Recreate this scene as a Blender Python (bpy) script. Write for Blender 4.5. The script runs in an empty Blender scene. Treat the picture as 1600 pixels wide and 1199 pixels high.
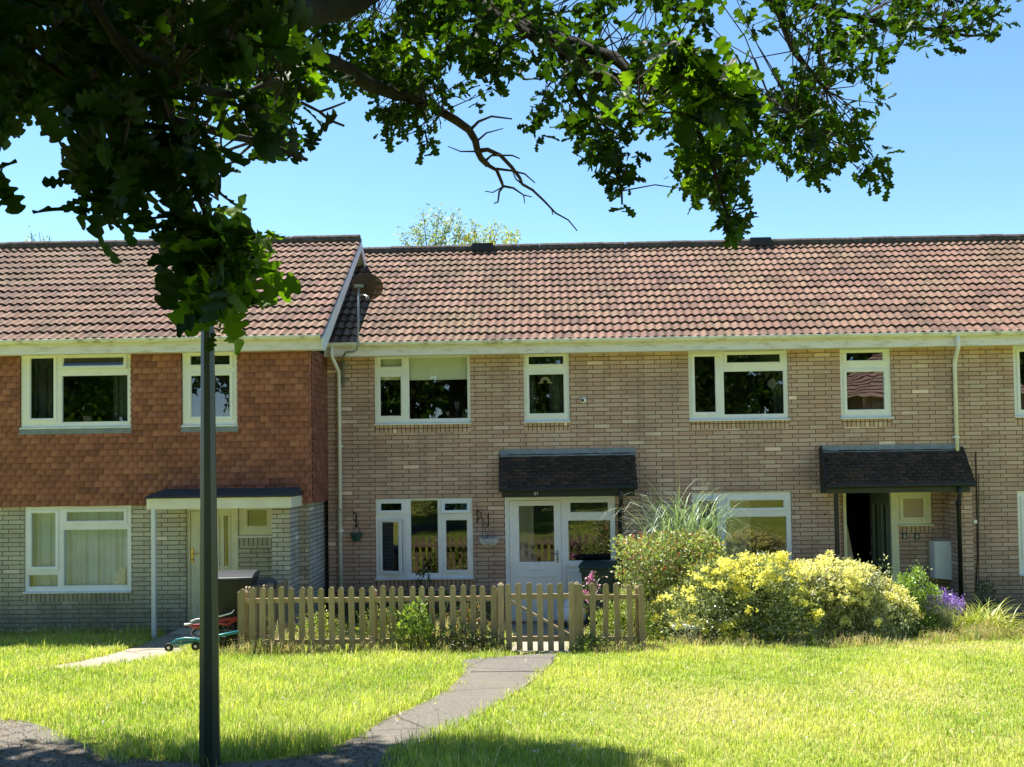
import bpy, bmesh, math, random
import numpy as np
from mathutils import Vector, Matrix
R = math.radians
random.seed(7)
rng = np.random.default_rng(11)
scene = bpy.context.scene
COL = scene.collection

# ------------------------------------------------------------------ camera
F = 1500.0                      # focal length in pixels of the 1600 px wide photograph
EYE = 2.95
YAW, PITCH, ROLL = 1.5, 1.65, 0.83
cam_d = bpy.data.cameras.new('camera')
cam_d.sensor_width = 36.0
cam_d.lens = 36.0 * F / 1600.0
cam_d.clip_start = 0.05
cam_d.clip_end = 2000
cam_d.shift_y = 0.0455
cam = bpy.data.objects.new('camera', cam_d)
COL.objects.link(cam)
cam.location = (0, 0, EYE)
CM = (Matrix.Rotation(R(YAW), 3, 'Z') @ Matrix.Rotation(R(90 + PITCH), 3, 'X') @ Matrix.Rotation(R(-ROLL), 3, 'Z'))
cam.matrix_world = Matrix.Translation((0, 0, EYE)) @ CM.to_4x4()
scene.camera = cam

# ------------------------------------------------------------------ world, sun, exposure
SUN_EL, SUN_AZ = 62.0, 47.0     # azimuth measured from straight behind the houses towards the left
w = bpy.data.worlds.new('World')
scene.world = w
w.use_nodes = True
nt = w.node_tree
nt.nodes.clear()
sky = nt.nodes.new('ShaderNodeTexSky')
sky.sky_type = 'NISHITA'
sky.sun_disc = False
sky.sun_elevation = R(SUN_EL)
sky.sun_rotation = R(-SUN_AZ)
sky.air_density = 0.8
sky.dust_density = 0.0
sky.ozone_density = 1.4
sky.altitude = 1500
bg = nt.nodes.new('ShaderNodeBackground')
bg.inputs['Strength'].default_value = 0.102
wo = nt.nodes.new('ShaderNodeOutputWorld')
hs = nt.nodes.new('ShaderNodeHueSaturation')
hs.inputs['Hue'].default_value = 0.490
hs.inputs['Saturation'].default_value = 1.08
nt.links.new(sky.outputs[0], hs.inputs['Color'])
nt.links.new(hs.outputs[0], bg.inputs[0])
nt.links.new(bg.outputs[0], wo.inputs[0])
sd = bpy.data.lights.new('sun', 'SUN')
sd.energy = 4.5
sd.angle = R(0.5)
sd.color = (1.0, 0.95, 0.86)
so = bpy.data.objects.new('sun', sd)
COL.objects.link(so)
S = Vector((-math.sin(R(SUN_AZ)) * math.cos(R(SUN_EL)), math.cos(R(SUN_AZ)) * math.cos(R(SUN_EL)), math.sin(R(SUN_EL))))
so.rotation_euler = S.to_track_quat('Z', 'Y').to_euler()
so.location = (-8, 12, 20)
scene.view_settings.view_transform = 'Standard'
scene.view_settings.look = 'None'
scene.view_settings.gamma = 1.0
scene.view_settings.exposure = 1.5
scene.cycles.max_bounces = 8
scene.cycles.transparent_max_bounces = 12
scene.cycles.use_adaptive_sampling = True

# ------------------------------------------------------------------ where things stand
YM = 17.05                      # wall plane of the buff brick houses
YL = 15.93                      # wall plane of the tile-hung house
SLOPE = 0.0823                  # the green rises gently from the houses

def gz(y):
    return 0.0 if y > YM else min(SLOPE * (YM - y), 1.45)

def ray(px, py):
    x = (px - 800.0) / F
    y = -(py - 599.5 - 1600 * cam_d.shift_y) / F
    return CM @ Vector((x, y, -1.0))

def W(px, py, Y):
    d = ray(px, py)
    t = Y / d.y
    return Vector((d.x * t, Y, EYE + d.z * t))

def G(px, py, dz=0.0):
    d = ray(px, py)
    t = (SLOPE * YM + dz - EYE) / (d.z + SLOPE * d.y)
    if t < 0 or t > 60:
        t = 60
    return Vector((d.x * t, d.y * t, EYE + d.z * t))

def D(px, py, dist):
    d = ray(px, py)
    return Vector((0, 0, EYE)) + d * dist

def proj(p):
    q = CM.transposed() @ (Vector(p) - Vector((0, 0, EYE)))
    if q.z > -0.05:
        return None
    return (800 + F * q.x / -q.z, 599.5 + 1600 * cam_d.shift_y - F * q.y / -q.z)

# ------------------------------------------------------------------ object helpers
def tag(o, label=None, cat=None, group=None, kind=None):
    if label: o['label'] = label
    if cat: o['category'] = cat
    if group: o['group'] = group
    if kind: o['kind'] = kind
    return o

def thing(name, label, cat, loc=(0, 0, 0), group=None, rz=0):
    o = bpy.data.objects.new(name, None)
    o.empty_display_size = 0.2
    COL.objects.link(o)
    o.location = loc
    o.rotation_euler = (0, 0, rz)
    return tag(o, label, cat, group)

def boxuv(me):
    n = len(me.loops)
    if n == 0: return
    uv = me.uv_layers.new(name='UVMap')
    co = np.empty(len(me.vertices) * 3, np.float32); me.vertices.foreach_get('co', co); co = co.reshape(-1, 3)
    vi = np.empty(n, np.int32); me.loops.foreach_get('vertex_index', vi)
    npol = len(me.polygons)
    nor = np.empty(npol * 3, np.float32); me.polygons.foreach_get('normal', nor); nor = nor.reshape(-1, 3)
    tot = np.empty(npol, np.int32); me.polygons.foreach_get('loop_total', tot)
    ln = np.repeat(np.abs(nor), tot, axis=0)
    c = co[vi]
    ax = np.argmax(ln * np.array([1, 1.001, 1.002]), axis=1)
    u = np.where(ax == 0, c[:, 1], c[:, 0]); v = np.where(ax == 2, c[:, 1], c[:, 2])
    uv.data.foreach_set('uv', np.stack([u, v], 1).astype(np.float32).ravel())

def link_mesh(name, me, m=None, parent=None, smooth=False, label=None):
    if m: me.materials.append(m)
    if smooth:
        me.polygons.foreach_set('use_smooth', [True] * len(me.polygons))
    o = bpy.data.objects.new(name, me)
    COL.objects.link(o)
    if parent:
        o.parent = parent
        o.matrix_parent_inverse = Matrix.Identity(4)
    if label: o['label'] = label
    return o

class MB:
    """collects shapes and links them as ONE mesh object"""
    def __init__(s, off=(0, 0, 0)):
        s.v = []; s.f = []; s.off = Vector(off)
    def add(s, vs, fs):
        b = len(s.v)
        s.v += [tuple(Vector(v) - s.off) for v in vs]
        s.f += [tuple(b + i for i in f) for f in fs]
    def box(s, x0, x1, y0, y1, z0, z1):
        v = [(x0, y0, z0), (x1, y0, z0), (x1, y1, z0), (x0, y1, z0), (x0, y0, z1), (x1, y0, z1), (x1, y1, z1), (x0, y1, z1)]
        s.add(v, [(0, 3, 2, 1), (4, 5, 6, 7), (0, 1, 5, 4), (1, 2, 6, 5), (2, 3, 7, 6), (3, 0, 4, 7)])
    def hexa(s, v):
        s.add(v, [(0, 3, 2, 1), (4, 5, 6, 7), (0, 1, 5, 4), (1, 2, 6, 5), (2, 3, 7, 6), (3, 0, 4, 7)])
    def bar(s, a, b, wx, wy, up=(0, 0, 1)):
        a = Vector(a); b = Vector(b); d = (b - a).normalized()
        u = Vector(up)
        if abs(d.dot(u)) > .98: u = Vector((0, 1, 0))
        sx = d.cross(u).normalized() * wx / 2; sy = d.cross(sx).normalized() * wy / 2
        s.hexa([a - sx - sy, a + sx - sy, a + sx + sy, a - sx + sy, b - sx - sy, b + sx - sy, b + sx + sy, b - sx + sy])
    def tube(s, pts, rad, n=8, caps=True):
        pts = [Vector(p) for p in pts]
        if not hasattr(rad, '__len__'): rad = [rad] * len(pts)
        vs = []; fs = []
        prev = None
        for i, p in enumerate(pts):
            d = (pts[min(i + 1, len(pts) - 1)] - pts[max(i - 1, 0)])
            d = d.normalized() if d.length > 1e-9 else Vector((0, 0, 1))
            if prev is None:
                u = d.orthogonal().normalized()
            else:
                u = prev - d * prev.dot(d)
                u = u.normalized() if u.length > 1e-6 else d.orthogonal().normalized()
            prev = u
            v = d.cross(u)
            for k in range(n):
                a = 2 * math.pi * k / n
                vs.append(p + (u * math.cos(a) + v * math.sin(a)) * rad[i])
        for i in range(len(pts) - 1):
            for k in range(n):
                k2 = (k + 1) % n
                fs.append((i * n + k, i * n + k2, (i + 1) * n + k2, (i + 1) * n + k))
        if caps:
            fs.append(tuple(range(n - 1, -1, -1)))
            fs.append(tuple((len(pts) - 1) * n + k for k in range(n)))
        s.add(vs, fs)
    def lathe(s, prof, c, n=16, axis='Z', arc=2 * math.pi, a0=0):
        c = Vector(c); vs = []; fs = []
        full = arc > 6.28
        m = n if full else n + 1
        for r, h in prof:
            for k in range(m):
                a = a0 + arc * k / n
                p = (r * math.cos(a), r * math.sin(a), h)
                if axis == 'Y': p = (p[0], p[2], p[1])
                if axis == 'X': p = (p[2], p[0], p[1])
                vs.append(c + Vector(p))
        for i in range(len(prof) - 1):
            for k in range(n):
                k2 = (k + 1) % m
                fs.append((i * m + k, i * m + k2, (i + 1) * m + k2, (i + 1) * m + k))
        s.add(vs, fs)
    def sphere(s, c, r, n=10, sc=(1, 1, 1)):
        c = Vector(c)
        prof = [(math.sin(math.pi * i / n), -math.cos(math.pi * i / n)) for i in range(n + 1)]
        vs = []; fs = []
        for rr, h in prof:
            for k in range(n):
                a = 2 * math.pi * k / n
                vs.append(c + Vector((rr * math.cos(a) * sc[0], rr * math.sin(a) * sc[1], h * sc[2])) * r)
        for i in range(n):
            for k in range(n):
                fs.append((i * n + k, i * n + (k + 1) % n, (i + 1) * n + (k + 1) % n, (i + 1) * n + k))
        s.add(vs, fs)
    def prism(s, poly, y0, y1):
        """outline in x,z extruded along y"""
        n = len(poly)
        vs = [(x, y0, z) for x, z in poly] + [(x, y1, z) for x, z in poly]
        fs = [tuple(range(n)), tuple(range(2 * n - 1, n - 1, -1))]
        fs += [(i, n + i, n + (i + 1) % n, (i + 1) % n) for i in range(n)]
        s.add(vs, fs)
    def prismx(s, poly, x0, x1):
        """outline in y,z extruded along x"""
        n = len(poly)
        vs = [(x0, y, z) for y, z in poly] + [(x1, y, z) for y, z in poly]
        fs = [tuple(range(n - 1, -1, -1)), tuple(range(n, 2 * n))]
        fs += [(i, (i + 1) % n, n + (i + 1) % n, n + i) for i in range(n)]
        s.add(vs, fs)
    def plate(s, x0, x1, z0, z1, y0, y1, holes):
        """upright slab facing -y with rectangular holes, clean grid"""
        xs = sorted({x0, x1} | {min(max(h[i], x0), x1) for h in holes for i in (0, 1)})
        zs = sorted({z0, z1} | {min(max(h[i], z0), z1) for h in holes for i in (2, 3)})
        def solid(i, j):
            if i < 0 or j < 0 or i >= len(xs) - 1 or j >= len(zs) - 1: return False
            cx = (xs[i] + xs[i + 1]) / 2; cz = (zs[j] + zs[j + 1]) / 2
            return not any(h[0] < cx < h[1] and h[2] < cz < h[3] for h in holes)
        for i in range(len(xs) - 1):
            for j in range(len(zs) - 1):
                if not solid(i, j): continue
                a, b, c, d = xs[i], xs[i + 1], zs[j], zs[j + 1]
                s.add([(a, y0, c), (b, y0, c), (b, y0, d), (a, y0, d)], [(0, 1, 2, 3)])
                s.add([(a, y1, c), (b, y1, c), (b, y1, d), (a, y1, d)], [(3, 2, 1, 0)])
                if not solid(i - 1, j): s.add([(a, y0, c), (a, y0, d), (a, y1, d), (a, y1, c)], [(0, 1, 2, 3)])
                if not solid(i + 1, j): s.add([(b, y0, c), (b, y1, c), (b, y1, d), (b, y0, d)], [(0, 1, 2, 3)])
                if not solid(i, j - 1): s.add([(a, y0, c), (a, y1, c), (b, y1, c), (b, y0, c)], [(0, 1, 2, 3)])
                if not solid(i, j + 1): s.add([(a, y0, d), (b, y0, d), (b, y1, d), (a, y1, d)], [(0, 1, 2, 3)])
    def build(s, name, m=None, parent=None, smooth=False, bevel=0, label=None):
        me = bpy.data.meshes.new(name)
        me.from_pydata(s.v, [], s.f)
        me.validate(clean_customdata=False)
        if bevel:
            bm = bmesh.new(); bm.from_mesh(me)
            bmesh.ops.remove_doubles(bm, verts=bm.verts, dist=1e-5)
            bmesh.ops.bevel(bm, geom=[e for e in bm.edges if len(e.link_faces) == 2 and e.calc_face_angle(0) > .5], offset=bevel, segments=2, affect='EDGES', profile=.6)
            bm.to_mesh(me); bm.free()
        me.update()
        boxuv(me)
        return link_mesh(name, me, m, parent, smooth, label)

def np_mesh(name, V, Fc, m, parent=None, col=None, smooth=False, uv=False):
    """V (n,3), Fc (k,3|4) ; col per vertex rgb"""
    V = np.asarray(V, np.float32); Fc = np.asarray(Fc, np.int32)
    me = bpy.data.meshes.new(name)
    k = Fc.shape[1]
    me.vertices.add(len(V)); me.vertices.foreach_set('co', V.ravel())
    me.loops.add(Fc.size); me.loops.foreach_set('vertex_index', Fc.ravel())
    me.polygons.add(len(Fc)); me.polygons.foreach_set('loop_start', np.arange(0, Fc.size, k, dtype=np.int32))
    me.polygons.foreach_set('loop_total', np.full(len(Fc), k, np.int32))
    me.update(calc_edges=True)
    if col is not None:
        ca = me.color_attributes.new('Col', 'FLOAT_COLOR', 'POINT')
        c4 = np.ones((len(V), 4), np.float32); c4[:, :3] = col
        ca.data.foreach_set('color', c4.ravel())
    if uv: boxuv(me)
    return link_mesh(name, me, m, parent, smooth)

# ------------------------------------------------------------------ materials
class NM:
    def __init__(s, name):
        s.m = bpy.data.materials.new(name); s.m.use_nodes = True
        s.t = s.m.node_tree; s.t.nodes.clear()
        s.out = s.n('ShaderNodeOutputMaterial')
    def n(s, typ, **kw):
        nd = s.t.nodes.new(typ)
        for k, v in kw.items():
            if k in nd.inputs.keys() if hasattr(nd.inputs, 'keys') else False:
                nd.inputs[k].default_value = v
            else:
                setattr(nd, k, v)
        return nd
    def l(s, a, b): s.t.links.new(a, b)
    def surf(s, o): s.l(o, s.out.inputs['Surface'])
    def noise(s, vec, scale, detail=3, rough=.55):
        nd = s.n('ShaderNodeTexNoise'); nd.inputs['Scale'].default_value = scale
        nd.inputs['Detail'].default_value = detail; nd.inputs['Roughness'].default_value = rough
        if vec: s.l(vec, nd.inputs['Vector'])
        return nd.outputs['Fac']
    def ramp(s, fac, stops, interp='LINEAR'):
        nd = s.n('ShaderNodeValToRGB'); nd.color_ramp.interpolation = interp
        e = nd.color_ramp.elements
        while len(e) < len(stops): e.new(.5)
        for i, (p, c) in enumerate(stops):
            e[i].position = p
            e[i].color = (c[0], c[1], c[2], 1) if hasattr(c, '__len__') else (c, c, c, 1)
        s.l(fac, nd.inputs[0])
        return nd.outputs[0]
    def mix(s, fac, a, b, mode='MIX'):
        nd = s.n('ShaderNodeMix'); nd.data_type = 'RGBA'; nd.blend_type = mode; nd.clamp_factor = True
        for v, i in ((fac, 0), (a, 6), (b, 7)):
            if hasattr(v, 'links') or hasattr(v, 'is_linked'): s.l(v, nd.inputs[i])
            elif i == 0: nd.inputs[0].default_value = v
            else: nd.inputs[i].default_value = (v[0], v[1], v[2], 1)
        return nd.outputs[2]
    def coord(s, which='Object'):
        return s.n('ShaderNodeTexCoord').outputs[which]
    def bump(s, h, strength=.5, dist=.01):
        nd = s.n('ShaderNodeBump'); nd.inputs['Strength'].default_value = strength; nd.inputs['Distance'].default_value = dist
        s.l(h, nd.inputs['Height']); return nd.outputs[0]
    def pbr(s, col, rough=.6, spec=.4, normal=None, metal=0, **kw):
        b = s.n('ShaderNodeBsdfPrincipled')
        if hasattr(col, 'is_linked'): s.l(col, b.inputs['Base Color'])
        else: b.inputs['Base Color'].default_value = (col[0], col[1], col[2], 1)
        if hasattr(rough, 'is_linked'): s.l(rough, b.inputs['Roughness'])
        else: b.inputs['Roughness'].default_value = rough
        b.inputs['Specular IOR Level'].default_value = spec
        b.inputs['Metallic'].default_value = metal
        if normal: s.l(normal, b.inputs['Normal'])
        return b.outputs[0]

def plain(name, col, rough=.5, var=.25, scale=6, spec=.4, metal=0, bump=0.0):
    M = NM(name); c = M.coord()
    n = M.noise(c, scale, 5, .6)
    v = M.ramp(n, [(.3, tuple(x * (1 - var) for x in col)), (.7, tuple(min(1, x * (1 + var * .6)) for x in col))])
    nb = M.bump(M.noise(c, scale * 12, 3), bump, .004) if bump else None
    M.surf(M.pbr(v, rough, spec, nb, metal)); return M.m

def brick_mat(name, tones, mortar, bw=.3, rh=.075, off=.66, mort=.0072, pale=.03, dirt=(.22, .18, .15)):
    M = NM(name)
    uv = M.coord('UV')
    def bt(c1, c2, cm):
        b = M.n('ShaderNodeTexBrick'); b.offset = off; b.offset_frequency = 2; b.squash = 1
        b.inputs['Scale'].default_value = 1; b.inputs['Mortar Size'].default_value = mort
        b.inputs['Mortar Smooth'].default_value = .15; b.inputs['Bias'].default_value = 0
        b.inputs['Brick Width'].default_value = bw; b.inputs['Row Height'].default_value = rh
        for k, v in (('Color1', c1), ('Color2', c2), ('Mortar', cm)): b.inputs[k].default_value = (*v, 1)
        M.l(uv, b.inputs['Vector']); return b
    b = bt((0, 0, 0), (1, 1, 1), (0, 0, 0))
    k = len(tones)
    col = M.ramp(b.outputs['Color'], [(i / (k - 1) * (1 - pale), t) for i, t in enumerate(tones)] + [(1.0, tuple(min(1, x * 1.5 + .05) for x in tones[-1]))])
    c = M.coord()
    grain = M.noise(c, 55, 4, .7)
    col = M.mix(.55, col, M.ramp(grain, [(.25, .35), (.75, .72)]), 'OVERLAY')
    big = M.noise(c, .9, 4, .6)
    col = M.mix(M.ramp(big, [(.46, 0.0), (.75, .55)]), col, dirt)
    mp = M.n('ShaderNodeMapping'); mp.inputs['Scale'].default_value = (2.6, 2.6, .30); M.l(c, mp.inputs[0])
    col = M.mix(M.ramp(M.noise(mp.outputs[0], 1.5, 5, .6), [(.52, 0.0), (.76, .34)]), col, tuple(x * .8 for x in dirt))
    sx = M.n('ShaderNodeSeparateXYZ'); M.l(c, sx.inputs[0])
    wz = M.n('ShaderNodeMath', operation='MULTIPLY_ADD'); M.l(M.noise(c, 2.2, 4), wz.inputs[0]); wz.inputs[1].default_value = -.9; M.l(sx.outputs[2], wz.inputs[2])
    col = M.mix(M.ramp(wz.outputs[0], [(.0, .5), (.35, 0.0)]), col, (.13, .13, .09))
    col = M.mix(b.outputs['Fac'], col, mortar)
    h = M.mix(.35, M.ramp(b.outputs['Fac'], [(0, 1.0), (1, 0.0)]), grain)
    M.surf(M.pbr(col, .9, .2, M.bump(h, .9, .008)))
    return M.m

M_BRICK = brick_mat('buff_brick', [(.49, .312, .248), (.54, .352, .283), (.58, .392, .318), (.61, .445, .37)], (.12, .082, .065), mort=.0062)
M_SOLD = brick_mat('soldier_brick', [(.50, .31, .23), (.58, .38, .29), (.63, .45, .35)], (.12, .08, .06), bw=.078, rh=.5, off=0, mort=.008)
M_GREYB = brick_mat('grey_brick', [(.44, .40, .30), (.52, .48, .36), (.58, .54, .41), (.52, .44, .34)], (.13, .12, .09), mort=.0065)
M_GSOLD = brick_mat('grey_soldier_brick', [(.42, .38, .28), (.52, .46, .35)], (.12, .11, .09), bw=.078, rh=.5, off=0, mort=.008)
M_GSHADE = brick_mat('shaded_side_brick', [(.42, .41, .38), (.50, .49, .46), (.55, .54, .51)], (.12, .12, .12))  # grey brick tinted bluer: skylit shade of right-facing sides put into the colour

def attr_tile(name, rough=.85, lichen=True, moss=(.13, .11, .055), spot=(.58, .50, .38), amt=.35, dark=(.06, .045, .04), spec=.2):
    M = NM(name)
    a = M.n('ShaderNodeAttribute'); a.attribute_name = 'Col'
    c = M.coord()
    col = a.outputs['Color']
    g = M.noise(c, 42, 4, .75)
    col = M.mix(.4, col, M.ramp(g, [(.3, .34), (.68, .75)]), 'OVERLAY')
    if lichen:
        big = M.noise(c, 1.1, 3)
        sp = M.noise(c, 26, 2, .6)
        col = M.mix(M.ramp(sp, [(.62, 0.0), (.68, amt)]), col, spot)
        sp2 = M.noise(c, 19, 3, .7)
        m2 = M.mix(1.0, M.ramp(sp2, [(.53, 0.0), (.60, 1.0)]), M.ramp(big, [(.35, .25), (.65, .9)]), 'MULTIPLY')
        col = M.mix(m2, col, dark)
        col = M.mix(M.ramp(M.noise(c, .55, 3), [(.5, 0.0), (.72, .35)]), col, moss)
    M.surf(M.pbr(col, rough, spec, M.bump(g, .5, .006)))
    return M.m

M_ROOF = attr_tile('roof_tile')
M_HUNG = attr_tile('hung_tile', lichen=False)
M_DARKT = attr_tile('dark_canopy_tile', rough=.75, amt=.22, spot=(.10, .10, .09), dark=(.012, .012, .014), moss=(.02, .02, .014))
M_RIDGE = plain('ridge_tile', (.10, .08, .065), .95, .7, 14, bump=.8)
M_UPVC = plain('white_upvc', (.84, .85, .88), .35, .06, 3, .5)
M_FASCIA = None
def fascia_mat():
    M = NM('weathered_fascia'); c = M.coord()
    mp = M.n('ShaderNodeMapping'); mp.inputs['Scale'].default_value = (2.2, 2, 9)
    M.l(c, mp.inputs[0])
    n = M.noise(mp.outputs[0], 1.4, 6, .7)
    col = M.ramp(n, [(.34, (.58, .55, .48)), (.48, (.78, .75, .80)), (.75, (.84, .81, .90))])
    M.surf(M.pbr(col, .6, .3)); return M.m
M_FASCIA = fascia_mat()
def gutter_mat():
    M = NM('stained_gutter'); c = M.coord()
    n = M.noise(c, 5, 6, .75)
    col = M.ramp(n, [(.38, (.44, .40, .30)), (.47, (.76, .74, .70)), (.7, (.84, .83, .84))])
    M.surf(M.pbr(col, .5, .4)); return M.m
M_GUTTER = gutter_mat()
M_PIPE = plain('white_downpipe', (.80, .81, .82), .45, .1, 5)
M_BLACKP = plain('black_gutter_plastic', (.022, .024, .024), .35, .3, 8)
M_LEAD = plain('lead_flashing', (.20, .235, .28), .5, .25, 7, .5)
M_CREAM = plain('cream_painted_wood', (.70, .68, .50), .5, .1, 4)
M_FELT = plain('felt_roofing', (.05, .052, .055), .9, .5, 12, bump=.6)
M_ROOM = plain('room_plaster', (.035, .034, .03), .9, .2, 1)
M_CURT = plain('net_curtain', (.34, .47, .60), .9, .15, 3)
M_CURTD = plain('dark_curtain', (.05, .06, .055), .9, .3, 3)
M_BLIND = plain('roller_blind', (.72, .74, .60), .8, .06, 2)
M_SILL = plain('window_sill', (.78, .78, .80), .5, .15, 5)
M_CONC = plain('concrete', (.42, .39, .34), .9, .25, 5, bump=.5)
M_METAL = plain('galvanised_metal', (.30, .31, .31), .45, .3, 15, .5, .5)
M_BRASS = plain('brass', (.60, .42, .12), .3, .2, 15, .5, .9)
M_DOORG = plain('grey_green_door_paint', (.22, .27, .24), .45, .08, 4)
M_WHITEB = plain('white_painted_metal', (.72, .75, .78), .4, .08, 4)
M_BLACKI = plain('black_iron', (.02, .02, .02), .5, .3, 10)

def glass_mat(name='window_glass', ior=2.05, tint=(.93, .96, .97)):
    M = NM(name)
    lw = M.n('ShaderNodeLayerWeight'); lw.inputs['Blend'].default_value = .5
    pw = M.n('ShaderNodeMath', operation='POWER'); M.l(lw.outputs['Facing'], pw.inputs[0]); pw.inputs[1].default_value = 4.0
    fr = M.n('ShaderNodeMath', operation='MULTIPLY_ADD'); M.l(pw.outputs[0], fr.inputs[0]); fr.inputs[1].default_value = .7; fr.inputs[2].default_value = .13
    t = M.n('ShaderNodeBsdfTransparent'); t.inputs[0].default_value = (*tint, 1)
    g = M.n('ShaderNodeBsdfGlossy'); g.inputs['Roughness'].default_value = .004
    c = M.coord(); n = M.noise(c, 1.6, 2)
    M.l(M.bump(n, .06, .02), g.inputs['Normal'])
    mx = M.n('ShaderNodeMixShader')
    M.l(fr.outputs[0], mx.inputs[0]); M.l(t.outputs[0], mx.inputs[1]); M.l(g.outputs[0], mx.inputs[2])
    M.surf(mx.outputs[0]); return M.m
M_GLASS = glass_mat()

def wood_mat(name, a, b, scale=6):
    M = NM(name); c = M.coord()
    mp = M.n('ShaderNodeMapping'); mp.inputs['Scale'].default_value = (14, 14, 1.3)
    M.l(c, mp.inputs[0])
    n = M.noise(mp.outputs[0], 3, 5, .65)
    n2 = M.noise(c, 2.3, 3)
    col = M.ramp(n, [(.3, a), (.7, b)])
    col = M.mix(M.ramp(n2, [(.5, 0.0), (.8, .5)]), col, tuple(x * .55 for x in a))
    oi = M.n('ShaderNodeObjectInfo')
    col = M.mix(.45, col, M.ramp(oi.outputs['Random'], [(0, .30), (1, .68)]), 'OVERLAY')
    M.surf(M.pbr(col, .8, .25, M.bump(n, .5, .004))); return M.m
M_FENCE = wood_mat('green_treated_pine', (.26, .195, .115), (.46, .365, .235))

def leaf_mat(name, tr=.45, trcol=(1.5, 1.7, .45), rough=.45, gl=.07):
    M = NM(name)
    a = M.n('ShaderNodeAttribute'); a.attribute_name = 'Col'
    d = M.n('ShaderNodeBsdfDiffuse'); M.l(a.outputs['Color'], d.inputs[0])
    t = M.n('ShaderNodeBsdfTranslucent'); M.l(M.mix(1.0, a.outputs['Color'], trcol, 'MULTIPLY'), t.inputs[0])
    mx = M.n('ShaderNodeMixShader'); mx.inputs[0].default_value = tr
    M.l(d.outputs[0], mx.inputs[1]); M.l(t.outputs[0], mx.inputs[2])
    g = M.n('ShaderNodeBsdfGlossy'); g.inputs['Roughness'].default_value = rough
    m2 = M.n('ShaderNodeMixShader'); m2.inputs[0].default_value = gl
    M.l(mx.outputs[0], m2.inputs[1]); M.l(g.outputs[0], m2.inputs[2])
    M.surf(m2.outputs[0]); return M.m
M_OAK = leaf_mat('oak_leaf', .36, (2.5, 2.9, .4), .45, .018)
M_LEAF = leaf_mat('garden_leaf', .27, (1.5, 1.6, .6))
M_PETAL = leaf_mat('petal', .3, (1, 1, 1), .6, .02)
M_GRASS = leaf_mat('grass_blade', .42, (1.45, 1.5, .8), .5, .03)
M_BARK = plain('oak_bark', (.022, .018, .013), .95, .6, 11, bump=1.0)
M_TWIG = plain('twig_bark', (.06, .042, .034), .9, .3, 20)

def ground_mat():
    M = NM('lawn_soil'); c = M.coord()
    n = M.noise(c, .45, 4, .6); n2 = M.noise(c, 30, 4, .7)
    col = M.ramp(n, [(.35, (.17, .22, .03)), (.55, (.24, .27, .05)), (.72, (.33, .29, .10))])
    col = M.mix(.6, col, M.ramp(n2, [(.3, .25), (.7, .7)]), 'OVERLAY')
    M.surf(M.pbr(col, .95, .1, M.bump(n2, .8, .02))); return M.m
M_GROUND = ground_mat()
def tarmac_mat(name, a, b, sc=90):
    M = NM(name); c = M.coord()
    g = M.noise(c, sc, 4, .8); big = M.noise(c, 1.2, 4, .6)
    col = M.ramp(g, [(.3, a), (.62, b), (.75, tuple(min(1, x * 1.7) for x in b))])
    col = M.mix(M.ramp(big, [(.4, 0.0), (.7, .4)]), col, (.20, .17, .12))
    vo = M.n('ShaderNodeTexVoronoi'); vo.feature = 'DISTANCE_TO_EDGE'; vo.inputs['Scale'].default_value = .7
    wv = M.mix(.12, c, M.n('ShaderNodeTexNoise').outputs['Color'])
    M.l(wv, vo.inputs['Vector'])
    col = M.mix(M.ramp(vo.outputs['Distance'], [(.0, .75), (.012, 0.0)]), col, (.03, .027, .022))
    M.surf(M.pbr(col, .92, .2, M.bump(g, .7, .006))); return M.m
M_TARMAC = tarmac_mat('old_tarmac', (.07, .064, .055), (.185, .168, .145), 38)
M_SLAB = tarmac_mat('pale_concrete_path', (.24, .21, .17), (.38, .34, .28), 60)
M_DIRT = tarmac_mat('bare_dirt', (.06, .045, .035), (.13, .10, .075), 40)

# ------------------------------------------------------------------ the setting: ground, paths
def sheet(name, poly_px, m, lift, kind='structure', under=.05):
    """flat sheet laid on the ground through the given outline (photo points taken to the ground), cut fine so that it follows the slope"""
    pts = [G(x, y, 0) for x, y in poly_px]
    bm = bmesh.new()
    vs = [bm.verts.new((p.x, p.y, gz(p.y) + lift)) for p in pts]
    f = bm.faces.new(vs)
    if f.normal.z < 0: bmesh.ops.reverse_faces(bm, faces=[f])
    bmesh.ops.triangulate(bm, faces=bm.faces)
    me = bpy.data.meshes.new(name); bm.to_mesh(me); bm.free()
    o = link_mesh(name, me, m)
    o['kind'] = kind
    return o

def build_ground():
    ys = [-400, -60, -12, -.6, 3, 8, 12, YL, YM, YM + .02, 60, 600]
    xs = [-500, -40, -12, 0, 12, 40, 500]
    V = []; Fc = []
    def h(y): return 1.40 if y < .04 else gz(y)
    for y in ys:
        for x in xs: V.append((x, y, h(y) if y <= YM else 0.0))
    for j in range(len(ys) - 1):
        for i in range(len(xs) - 1):
            a = j * len(xs) + i
            Fc.append((a, a + 1, a + len(xs) + 1, a + len(xs)))
    o = np_mesh('ground', V, Fc, M_GROUND)
    o['kind'] = 'structure'
build_ground()

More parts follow.
